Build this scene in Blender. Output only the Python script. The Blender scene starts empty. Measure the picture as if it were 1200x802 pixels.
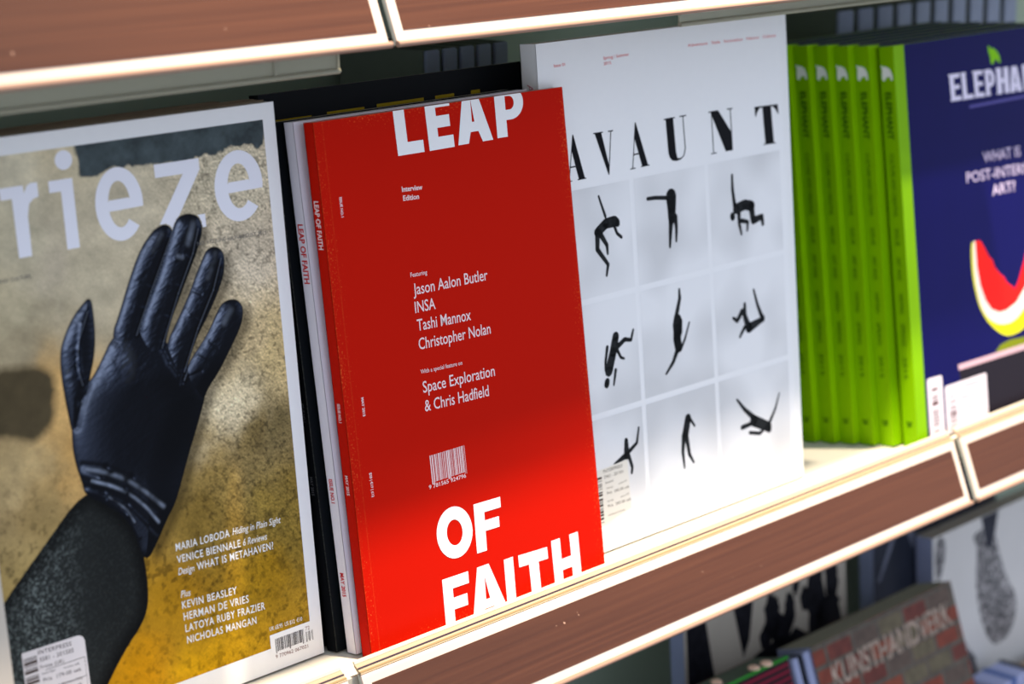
import bpy, math, random
import numpy as np
from mathutils import Matrix, Vector
from mathutils.geometry import tessellate_polygon

random.seed(7)
COL = bpy.context.scene.collection
SC = bpy.context.scene

# ------------------------------------------------------------------ camera
# x runs along the shelves, y into the display, z up; metres; z = 0 is the top of the middle shelf
RX = [(0.6978088, -0.1842365, 0.6921848), (-0.7160838, -0.1565840, 0.6802246), (-0.0169372, -0.9703290, -0.2411945)]
cam = bpy.data.cameras.new('camera')
cam.sensor_width = 36.0
cam.lens = 2400.0 / 1200.0 * 36.0
cam.clip_start = 0.01
cam.dof.use_dof = True
cam.dof.focus_distance = 1.135
cam.dof.aperture_fstop = 6.8
camo = bpy.data.objects.new('camera', cam)
COL.objects.link(camo)
r = Vector((RX[0][0], RX[1][0], RX[2][0])); d = Vector((RX[0][1], RX[1][1], RX[2][1])); f = Vector((RX[0][2], RX[1][2], RX[2][2]))
camo.matrix_world = Matrix(((r.x, -d.x, -f.x, 0.0), (r.y, -d.y, -f.y, 0.0), (r.z, -d.z, -f.z, 0.431810), (0, 0, 0, 1)))
SC.camera = camo

# ------------------------------------------------------------------ world, lamps, exposure
world = bpy.data.worlds.new('shop_interior_light')
SC.world = world
world.use_nodes = True
bg = world.node_tree.nodes['Background']
bg.inputs[0].default_value = (0.76, 0.84, 1.0, 1)
bg.inputs[1].default_value = 1.08

def spot(name, loc, target, power, colour, radius, angle):
    l = bpy.data.lights.new(name, 'SPOT')
    l.energy = power; l.color = colour; l.shadow_soft_size = radius
    l.spot_size = math.radians(angle); l.spot_blend = 0.8
    o = bpy.data.objects.new(name, l); COL.objects.link(o)
    o.location = loc
    o.rotation_euler = (Vector(target) - Vector(loc)).to_track_quat('-Z', 'Y').to_euler()
    return o
spot('ceiling_spotlight', (0.86, 0.545, 1.33), (0.95, 0.77, 0.0), 215, (1.0, 0.84, 0.66), 0.022, 75)
spot('ceiling_spotlight', (1.58, 0.475, 1.45), (1.42, 0.77, 0.0), 150, (1.0, 0.85, 0.70), 0.022, 60)

SC.view_settings.view_transform = 'Standard'
SC.view_settings.look = 'None'
SC.view_settings.exposure = 0.0
SC.view_settings.gamma = 1.0
SC.view_settings.use_curve_mapping = False
SC.cycles.max_bounces = 8
SC.cycles.transparent_max_bounces = 12
SC.cycles.sample_clamp_indirect = 6.0

# ------------------------------------------------------------------ helpers
def lin(c):
    return tuple(((x / 255.0) / 12.92 if x / 255.0 <= 0.04045 else ((x / 255.0 + 0.055) / 1.055) ** 2.4) for x in c)

def nodes_of(m):
    m.use_nodes = True
    nt = m.node_tree
    return nt, nt.nodes['Principled BSDF']

MATS = {}
def mat(name, rgb, rough=0.5, noise=0.0, nscale=60.0, spec=0.05, metallic=0.0, bump=0.0, stretch=(1, 1, 1), coat=0.0):
    """plain procedural material: sRGB colour with a fine noise variation and optional relief"""
    if name in MATS: return MATS[name]
    m = bpy.data.materials.new(name)
    nt, b = nodes_of(m)
    c = lin(rgb) + (1,)
    b.inputs['Base Color'].default_value = c
    b.inputs['Roughness'].default_value = rough
    b.inputs['Specular IOR Level'].default_value = spec
    b.inputs['Metallic'].default_value = metallic
    b.inputs['Coat Weight'].default_value = coat
    if noise > 0 or bump > 0:
        tc = nt.nodes.new('ShaderNodeTexCoord'); mp = nt.nodes.new('ShaderNodeMapping')
        mp.inputs['Scale'].default_value = stretch
        nz = nt.nodes.new('ShaderNodeTexNoise'); nz.inputs['Scale'].default_value = nscale; nz.inputs['Detail'].default_value = 5
        nt.links.new(tc.outputs['Object'], mp.inputs[0]); nt.links.new(mp.outputs[0], nz.inputs['Vector'])
        if noise > 0:
            mr = nt.nodes.new('ShaderNodeMapRange')
            mr.inputs['From Min'].default_value = 0.3; mr.inputs['From Max'].default_value = 0.7
            mr.inputs['To Min'].default_value = 1 - noise; mr.inputs['To Max'].default_value = 1 + noise
            hs = nt.nodes.new('ShaderNodeHueSaturation'); hs.inputs['Color'].default_value = c
            nt.links.new(nz.outputs['Fac'], mr.inputs['Value']); nt.links.new(mr.outputs[0], hs.inputs['Value'])
            nt.links.new(hs.outputs[0], b.inputs['Base Color'])
        if bump > 0:
            bp = nt.nodes.new('ShaderNodeBump'); bp.inputs['Strength'].default_value = bump; bp.inputs['Distance'].default_value = 0.001
            nt.links.new(nz.outputs['Fac'], bp.inputs['Height']); nt.links.new(bp.outputs[0], b.inputs['Normal'])
    MATS[name] = m
    return m

def link(name, me, m, parent=None, label=None):
    o = bpy.data.objects.new(name, me)
    COL.objects.link(o)
    if m is not None: me.materials.append(m)
    o.parent = parent
    if label: o['label'] = label
    return o

def thing(name, label, cat, loc, lean=0.0, group=None, rotz=0.0):
    o = bpy.data.objects.new(name, None); COL.objects.link(o)
    o.empty_display_size = 0.02
    o.location = loc
    o.rotation_euler = (-math.radians(lean), 0, rotz)
    o['label'] = label; o['category'] = cat
    if group: o['group'] = group
    return o

def tag(o, label, cat, group=None):
    o['label'] = label; o['category'] = cat
    if group: o['group'] = group

def mesh(verts, faces):
    me = bpy.data.meshes.new('mesh'); me.from_pydata(verts, [], faces); me.update(); return me

def box_me(x0, x1, y0, y1, z0, z1):
    """box with tiny chamfers on its long edges"""
    v = [(x0, y0, z0), (x1, y0, z0), (x1, y1, z0), (x0, y1, z0), (x0, y0, z1), (x1, y0, z1), (x1, y1, z1), (x0, y1, z1)]
    f = [(0, 3, 2, 1), (4, 5, 6, 7), (0, 1, 5, 4), (1, 2, 6, 5), (2, 3, 7, 6), (3, 0, 4, 7)]
    return mesh(v, f)

def box(name, x0, x1, y0, y1, z0, z1, m, parent=None, bevel=0.0, label=None):
    o = link(name, box_me(x0, x1, y0, y1, z0, z1), m, parent, label)
    if bevel:
        b = o.modifiers.new('bevel', 'BEVEL'); b.width = bevel; b.segments = 2
    return o

def profile_me(pts, x0, x1, flip=False):
    """closed (y, z) profile extruded along x"""
    n = len(pts)
    v = [(x0, y, z) for y, z in pts] + [(x1, y, z) for y, z in pts]
    f = [(i, (i + 1) % n, n + (i + 1) % n, n + i) for i in range(n)]
    f += [tuple(range(n))[::-1], tuple(range(n, 2 * n))]
    me = mesh(v, f)
    return me

def tess(polys):
    """polys: list of (outer, [holes]) in mm -> verts (x, z) and triangles"""
    V, F = [], []
    for outer, holes in polys:
        loops = [[Vector((p[0], p[1], 0)) for p in l] for l in [outer] + list(holes)]
        flat = [p for l in loops for p in l]
        base = len(V)
        V += [(p.x, p.y) for p in flat]
        for t in tessellate_polygon(loops):
            a, b_, c = [flat[i] for i in t]
            if (b_.x - a.x) * (c.y - a.y) - (b_.y - a.y) * (c.x - a.x) < 0: t = (t[0], t[2], t[1])
            F.append(tuple(base + i for i in t))
    return V, F

def printed(name, polys, m, parent, lift=0.12, label=None, bend=None):
    """flat print lying on the front cover (local xz plane, y towards the reader is negative); mm"""
    V, F = tess(polys)
    me = mesh([(x / 1000, -lift / 1000 + (bend(x) if bend else 0), z / 1000) for x, z in V], F)
    return link(name, me, m, parent, label)

def text_polys_mesh(lines, weight=0.0):
    """lines: (string, left baseline, right baseline, left cap top[, style]) in mm -> merged verts/tris"""
    V, F = [], []
    for ln in lines:
        s, bl, br, tl = ln[:4]
        st = ln[4] if len(ln) > 4 else ''
        cu = bpy.data.curves.new('text', 'FONT'); cu.body = s; cu.size = 1.0; cu.resolution_u = 3
        cu.offset = {'b': 0.008, 'h': 0.024, 'm': 0.006}.get(st, weight)
        if st == 'b': cu.space_character = 1.12
        if st == 'i': cu.shear = 0.25
        ob = bpy.data.objects.new('text', cu)
        me = bpy.data.meshes.new_from_object(ob)
        xs = [v.co.x for v in me.vertices]
        x0, x1 = min(xs), max(xs)
        cap = 0.68 if st != 'n' else 0.66
        ex = (np.array(br) - np.array(bl)) / (x1 - x0); ey = (np.array(tl) - np.array(bl)) / cap
        base = len(V)
        for v in me.vertices:
            p = np.array(bl) + ex * (v.co.x - x0) + ey * v.co.y
            V.append((p[0], p[1]))
        F += [tuple(base + i for i in p.vertices) for p in me.polygons]
        bpy.data.meshes.remove(me); bpy.data.objects.remove(ob); bpy.data.curves.remove(cu)
    return V, F

def printed_text(name, lines, m, parent, weight=0.0, lift=0.14, label=None):
    """every printed line is a part of its own"""
    for ln in lines:
        V, F = text_polys_mesh([ln], weight)
        link(name, mesh([(x / 1000, -lift / 1000, z / 1000) for x, z in V], F), m, parent, label)

# ---- hand-drawn letter shapes in a unit box; sx / sy are stem and bar thickness
def arc(cx, cy, rx, ry, a0, a1, n=22):
    return [(cx + rx * math.cos(math.radians(a0 + (a1 - a0) * i / n)), cy + ry * math.sin(math.radians(a0 + (a1 - a0) * i / n))) for i in range(n + 1)]

def glyph(c, sx, sy):
    if c == 'L': return [([(0, 0), (1, 0), (1, sy), (sx, sy), (sx, 1), (0, 1)], [])]
    if c == 'E': 
        m0 = .5 - sy * .45
        return [([(0, 0), (1, 0), (1, sy), (sx, sy), (sx, m0), (.92, m0), (.92, m0 + sy * .95), (sx, m0 + sy * .95), (sx, 1 - sy), (.98, 1 - sy), (.98, 1), (0, 1)], [])]
    if c == 'F':
        m0 = .40
        return [([(0, 0), (sx, 0), (sx, m0), (.90, m0), (.90, m0 + sy), (sx, m0 + sy), (sx, 1 - sy), (1, 1 - sy), (1, 1), (0, 1)], [])]
    if c == 'I': return [([(0, 0), (1, 0), (1, 1), (0, 1)], [])]
    if c == 'T': return [([(.5 - sx / 2, 0), (.5 + sx / 2, 0), (.5 + sx / 2, 1 - sy), (1, 1 - sy), (1, 1), (0, 1), (0, 1 - sy), (.5 - sx / 2, 1 - sy)], [])]
    if c == 'H':
        m0 = .5 - sy / 2
        return [([(0, 0), (sx, 0), (sx, m0), (1 - sx, m0), (1 - sx, 0), (1, 0), (1, 1), (1 - sx, 1), (1 - sx, m0 + sy), (sx, m0 + sy), (sx, 1), (0, 1)], [])]
    if c == 'N': return [([(0, 0), (sx, 0), (sx, .62), (1 - sx, 0), (1, 0), (1, 1), (1 - sx, 1), (1 - sx, .38), (sx, 1), (0, 1)], [])]
    if c == 'A':
        h = .20
        return [([(0, 0), (sx, 0), (sx + .09, h), (1 - sx - .09, h), (1 - sx, 0), (1, 0), (.5 + sx * .56, 1), (.5 - sx * .56, 1)],
                 [[(sx + .165, h + sy * .85), (.5, .80), (1 - sx - .165, h + sy * .85)]])]
    if c == 'P':
        o = [(0, 0), (sx, 0), (sx, .33)] + [(.5, .33)] + arc(.52, .665, .48, .335, -90, 90, 16) + [(0, 1)]
        i = [(sx, .33 + sy)] + arc(.50, .665, .5 - sx * .92, .335 - sy, -90, 90, 12) + [(sx, 1 - sy)]
        return [(o, [i])]
    if c == 'O': return [(arc(.5, .5, .5, .5, 0, 360, 40)[:-1], [arc(.5, .5, .5 - sx, .5 - sy, 0, 360, 36)[:-1]])]
    if c == 'e':
        yb = .415
        a_end = -38
        outer = arc(.5, .5, .5, .515, -9, 318, 44)
        inner = arc(.5, .5, .5 - sx, .515 - sy, 318 - 2, 190, 22)
        poly = outer + inner + [(sx + .01, yb)]
        hole = [(sx + .02, yb + sy * .82)] + [(1 - sx - .02, yb + sy * .82)] + arc(.5, .5, .5 - sx, .515 - sy, 8, 172, 18)
        return [(poly, [hole])]
    if c == 'z': return [([(0, 0), (1, 0), (1, sy), (.40, sy), (.98, 1 - sy * .85), (.98, 1), (.0, 1), (.0, 1 - sy), (.60, 1 - sy), (0, sy * .8)], [])]
    if c == 'r': return [([(0, 0), (sx, 0), (sx, .62)] + [(sx + .08, .74), (sx + .22, .82), (sx + .40, .83), (1, .80), (1, 1.0), (.82, 1.02), (sx + .16, .99), (sx, .88), (sx * .94, 1), (-.28, 1), (-.28, .845), (0, .845)], [])]
    # didone capitals
    if c == 'a': return [([(0, 0), (.28, 0), (.28, .02), (.16, .025), (.26, .30), (.52, .30), (.62, .03), (.56, .025), (.56, 0), (1, 0), (1, .02), (.93, .03), (.54, 1.02), (.50, 1.02), (.12, .03), (0, .02)],
                          [[(.275, .33), (.51, .33), (.395, .66)]])]
    if c == 'v': return [([(.52, -.02), (.56, -.02), (.90, .97), (1, .975), (1, 1), (.74, 1), (.74, .975), (.86, .97), (.60, .22), (.40, .97), (.48, .975), (.48, 1), (0, 1), (0, .975), (.07, .97)], [])]
    if c == 'u': return [([(0, .975), (.08, .97), (.08, .2), (.12, .08), (.22, .0), (.40, -.03), (.62, -.01), (.78, .07), (.86, .22), (.87, .97), (1, .975), (1, 1), (.70, 1), (.70, .975), (.835, .97), (.82, .22), (.74, .08), (.62, .025), (.46, .03), (.42, .2), (.42, .97), (.50, .975), (.50, 1), (0, 1)], [])]
    if c == 'n': return [([(0, 0), (.24, 0), (.24, .02), (.13, .025), (.13, .88), (.62, 0), (.92, 0), (.92, .97), (1, .975), (1, 1), (.76, 1), (.76, .975), (.885, .97), (.885, .45), (.40, 1), (0, 1), (0, .975), (.10, .97), (.10, .025), (0, .02)], [])]
    if c == 't': return [([(.24, 0), (.78, 0), (.78, .02), (.70, .03), (.70, .965), (.78, .955), (.88, .88), (.985, .74), (1, .74), (1, 1), (0, 1), (0, .74), (.015, .74), (.12, .88), (.22, .955), (.33, .965), (.33, .03), (.24, .02)], [])]
    return []

def letters(items, sx, sy, lower=False, over=None):
    out = []
    for c, bl, br, tl in items:
        bl, br, tl = map(np.array, (bl, br, tl))
        s1, s2 = (over or {}).get(c, (sx, sy))
        for o, hs in glyph(c.lower() if lower else c, s1, s2):
            mp = lambda l: [tuple(bl + (br - bl) * x + (tl - bl) * y) for x, y in l]
            out.append((mp(o), [mp(h) for h in hs]))
    return out

def shift(polys, dx=0, dz=0, k=1.0):
    g = lambda l: [(x * k + dx, z * k + dz) for x, z in l]
    return [(g(o), [g(h) for h in hs]) for o, hs in polys]

def rect(x0, z0, x1, z1): return ([(x0, z0), (x1, z0), (x1, z1), (x0, z1)], [])

def clip_z(polys_name, lo, hi, o):
    """cut a printed mesh at the cover's edges"""
    import bmesh
    bm = bmesh.new(); bm.from_mesh(o.data)
    for co, no in (((0, 0, hi / 1000), (0, 0, 1)), ((0, 0, lo / 1000), (0, 0, -1))):
        bmesh.ops.bisect_plane(bm, geom=bm.verts[:] + bm.edges[:] + bm.faces[:], plane_co=co, plane_no=no, clear_outer=True)
    bm.to_mesh(o.data); bm.free()

def bars(x0, x1, z0, z1, seed, n=34):
    rnd = random.Random(seed); ws = [rnd.choice((1, 1, 2, 3)) for _ in range(n * 2)]
    tot = sum(ws); x = x0; out = []
    for i, w in enumerate(ws):
        dx = (x1 - x0) * w / tot
        if i % 2 == 0:
            lo = z0 - (1.0 if i in (0, 2, n - 2, n, 2 * n - 4, 2 * n - 2) else 0)
            out.append(rect(x, lo, x + dx, z1))
        x += dx
    return out

def hbars(x0, x1, z0, z1, seed, n=26):
    return [([(a[0], a[1]) for a in [(x0, p[0][1]), (x1, p[0][1]), (x1, p[2][1]), (x0, p[2][1])]], []) for p, _ in
            [([(0, q[0][0]), (0, q[0][0]), (0, q[1][0]), (0, 0)], 0) for q, _ in bars(z0, z1, 0, 1, seed, n)]]

def limb(pts, w0, w1, k=1.0):
    """a tapered printed stroke with round ends, mm"""
    out = []
    n = len(pts)
    ws = [w0 + (w1 - w0) * i / max(1, n - 1) for i in range(n)]
    for i in range(n - 1):
        a, b_ = np.array(pts[i]), np.array(pts[i + 1]); dd = b_ - a; L = np.hypot(*dd) or 1
        nn = np.array((-dd[1], dd[0])) / L
        out.append(([tuple(a - nn * ws[i] / 2), tuple(b_ - nn * ws[i + 1] / 2), tuple(b_ + nn * ws[i + 1] / 2), tuple(a + nn * ws[i] / 2)], []))
    for p, w in zip(pts, ws):
        out.append((arc(p[0], p[1], w * .5, w * .5, 0, 360, 10)[:-1], []))
    return out

# ------------------------------------------------------------------ shared materials
white_paper = mat('white_coated_paper', (236, 236, 236), 0.32, 0.01, 200)
page_paper = bpy.data.materials.new('page_edges')
nt, b = nodes_of(page_paper)
tc = nt.nodes.new('ShaderNodeTexCoord'); wv = nt.nodes.new('ShaderNodeTexNoise'); mp = nt.nodes.new('ShaderNodeMapping'); cr = nt.nodes.new('ShaderNodeValToRGB')
mp.inputs['Scale'].default_value = (3, 4000, 3); wv.inputs['Scale'].default_value = 1.0
cr.color_ramp.elements[0].color = (0.30, 0.27, 0.23, 1); cr.color_ramp.elements[0].position = 0.3
cr.color_ramp.elements[1].color = (0.62, 0.58, 0.50, 1); cr.color_ramp.elements[1].position = 0.7
nt.links.new(tc.outputs['Object'], mp.inputs[0]); nt.links.new(mp.outputs[0], wv.inputs['Vector']); nt.links.new(wv.outputs['Fac'], cr.inputs[0]); nt.links.new(cr.outputs[0], b.inputs['Base Color'])
b.inputs['Roughness'].default_value = 0.8
MATS['page_edges'] = page_paper
ink_white = mat('white_ink', (240, 240, 240), 0.45, 0.01)
ink_black = mat('black_ink', (14, 16, 20), 0.4, 0.02)
ink_grey = mat('grey_ink', (90, 90, 92), 0.5, 0.02)
ink_red = mat('red_ink', (205, 30, 30), 0.5, 0.02)
sticker_white = mat('sticker_paper', (226, 218, 216), 0.55, 0.02)

def worn(name, rgb, wear, rough, edge_w, W, H, amount=0.5, crease=None):
    """coated stock whose ink is rubbed through near the edges (object space, metres)"""
    m = bpy.data.materials.new(name); nt, b = nodes_of(m); L = nt.links.new
    N = lambda t: nt.nodes.new(t)
    tc = N('ShaderNodeTexCoord'); sp = N('ShaderNodeSeparateXYZ'); L(tc.outputs['Object'], sp.inputs[0])
    def math_(op, a, c=None, clamp=False):
        n = N('ShaderNodeMath'); n.operation = op; n.use_clamp = clamp
        for i, v in enumerate((a, c)):
            if v is None: continue
            if isinstance(v, (int, float)): n.inputs[i].default_value = v
            else: L(v, n.inputs[i])
        return n.outputs[0]
    x, z = sp.outputs['X'], sp.outputs['Z']
    dx = math_('MINIMUM', x, math_('SUBTRACT', W, x)); dz = math_('MINIMUM', z, math_('SUBTRACT', H, z))
    dmin = math_('MINIMUM', dx, dz)
    e = math_('SUBTRACT', 1.0, math_('DIVIDE', dmin, edge_w), True)
    e = math_('POWER', e, 1.6)
    nz = N('ShaderNodeTexNoise'); nz.inputs['Scale'].default_value = 900; nz.inputs['Detail'].default_value = 6; L(tc.outputs['Object'], nz.inputs['Vector'])
    nb = N('ShaderNodeTexNoise'); nb.inputs['Scale'].default_value = 22; nb.inputs['Detail'].default_value = 3; L(tc.outputs['Object'], nb.inputs['Vector'])
    th = math_('SUBTRACT', 0.74, math_('MULTIPLY', e, math_('MULTIPLY', nb.outputs['Fac'], 0.42 * amount * 2)))
    k = math_('MULTIPLY', math_('SUBTRACT', nz.outputs['Fac'], th), 9.0, True)
    k = math_('MULTIPLY', k, 0.75)
    if crease:
        for cx, cw, s in crease:
            q = math_('SUBTRACT', 1.0, math_('DIVIDE', math_('ABSOLUTE', math_('SUBTRACT', x, cx)), cw), True)
            k = math_('MAXIMUM', k, math_('MULTIPLY', q, math_('MULTIPLY', math_('SUBTRACT', nz.outputs['Fac'], 0.32), s), True))
    mx = N('ShaderNodeMix'); mx.data_type = 'RGBA'; L(k, mx.inputs['Factor'])
    mx.inputs['A'].default_value = lin(rgb) + (1,); mx.inputs['B'].default_value = lin(wear) + (1,)
    L(mx.outputs['Result'], b.inputs['Base Color'])
    b.inputs['Roughness'].default_value = rough; b.inputs['Specular IOR Level'].default_value = 0.03
    MATS[name] = m
    return m

# ------------------------------------------------------------------ magazine builder
def sheet_me(W, H, t, bend=None, nx=24):
    """thin front or back sheet, x 0..W, z 0..H, y 0..t, optionally curled"""
    v = []; f = []
    for i in range(nx + 1):
        x = W * i / nx; dy = bend(x * 1000) if bend else 0
        v += [(x, dy, 0), (x, dy, H), (x, dy + t, 0), (x, dy + t, H)]
    for i in range(nx):
        a = 4 * i; c = a + 4
        f += [(a, c, c + 1, a + 1), (a + 2, a + 3, c + 3, c + 2), (a + 1, c + 1, c + 3, a + 3), (a, a + 2, c + 2, c)]
    f += [(0, 1, 3, 2), (4 * nx, 4 * nx + 2, 4 * nx + 3, 4 * nx + 1)]
    return mesh(v, f)

def magazine(name, label, loc, lean, W, H, T, cover, spine=None, back=None, pages=None, group=None, cat='magazine', bend=None, spine_round=0.0):
    """perfect-bound magazine; origin at the lower left corner of the front cover, local y goes back"""
    t = 0.0004
    R_ = thing(name, label, cat, loc, lean, group)
    link('front_cover', sheet_me(W, H, t, bend), cover, R_)
    link('back_cover', box_me(0, W, T - t, T, 0, H), back or cover, R_)
    # spine: gently rounded strip between the covers
    n = 6; pts = []
    for i in range(n + 1):
        a = i / n
        pts.append((-spine_round * math.sin(math.pi * a), T * a))
    v = [(x, y, 0) for x, y in pts] + [(x, y, H) for x, y in pts]
    inn = [(x + t, y, 0) for x, y in pts] + [(x + t, y, H) for x, y in pts]
    N = n + 1
    f = [(i, N + i, N + i + 1, i + 1) for i in range(n)]
    f += [(2 * N + i, 2 * N + i + 1, 3 * N + i + 1, 3 * N + i) for i in range(n)]
    f += [(N + i, 3 * N + i, 3 * N + i + 1, N + i + 1) for i in range(n)]
    f += [(i, i + 1, 2 * N + i + 1, 2 * N + i) for i in range(n)]
    link('spine', mesh(v + inn, f), spine or cover, R_)
    link('page_block', box_me(t * 1.2, W - (0.0125 if bend else 0.0006), t, T - t, 0.0002, H - 0.0001), pages or page_paper, R_)
    return R_

def spine_text(name, lines, T, m, parent, x=-0.0002, weight=0.0):
    """lines: (string, z_top, z_bottom, y_back, y_front, style) mm; reads downwards, the letters' tops face the front cover"""
    for s, z1, z0, ya, yb, st in lines:
        v, fc = text_polys_mesh([(s, (0, 0), (z1 - z0, 0), (0, 1), st)], weight)
        link(name, mesh([(x, (ya + (yb - ya) * b_) / 1000, (z1 - a) / 1000) for a, b_ in v], fc), m, parent)

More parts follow.
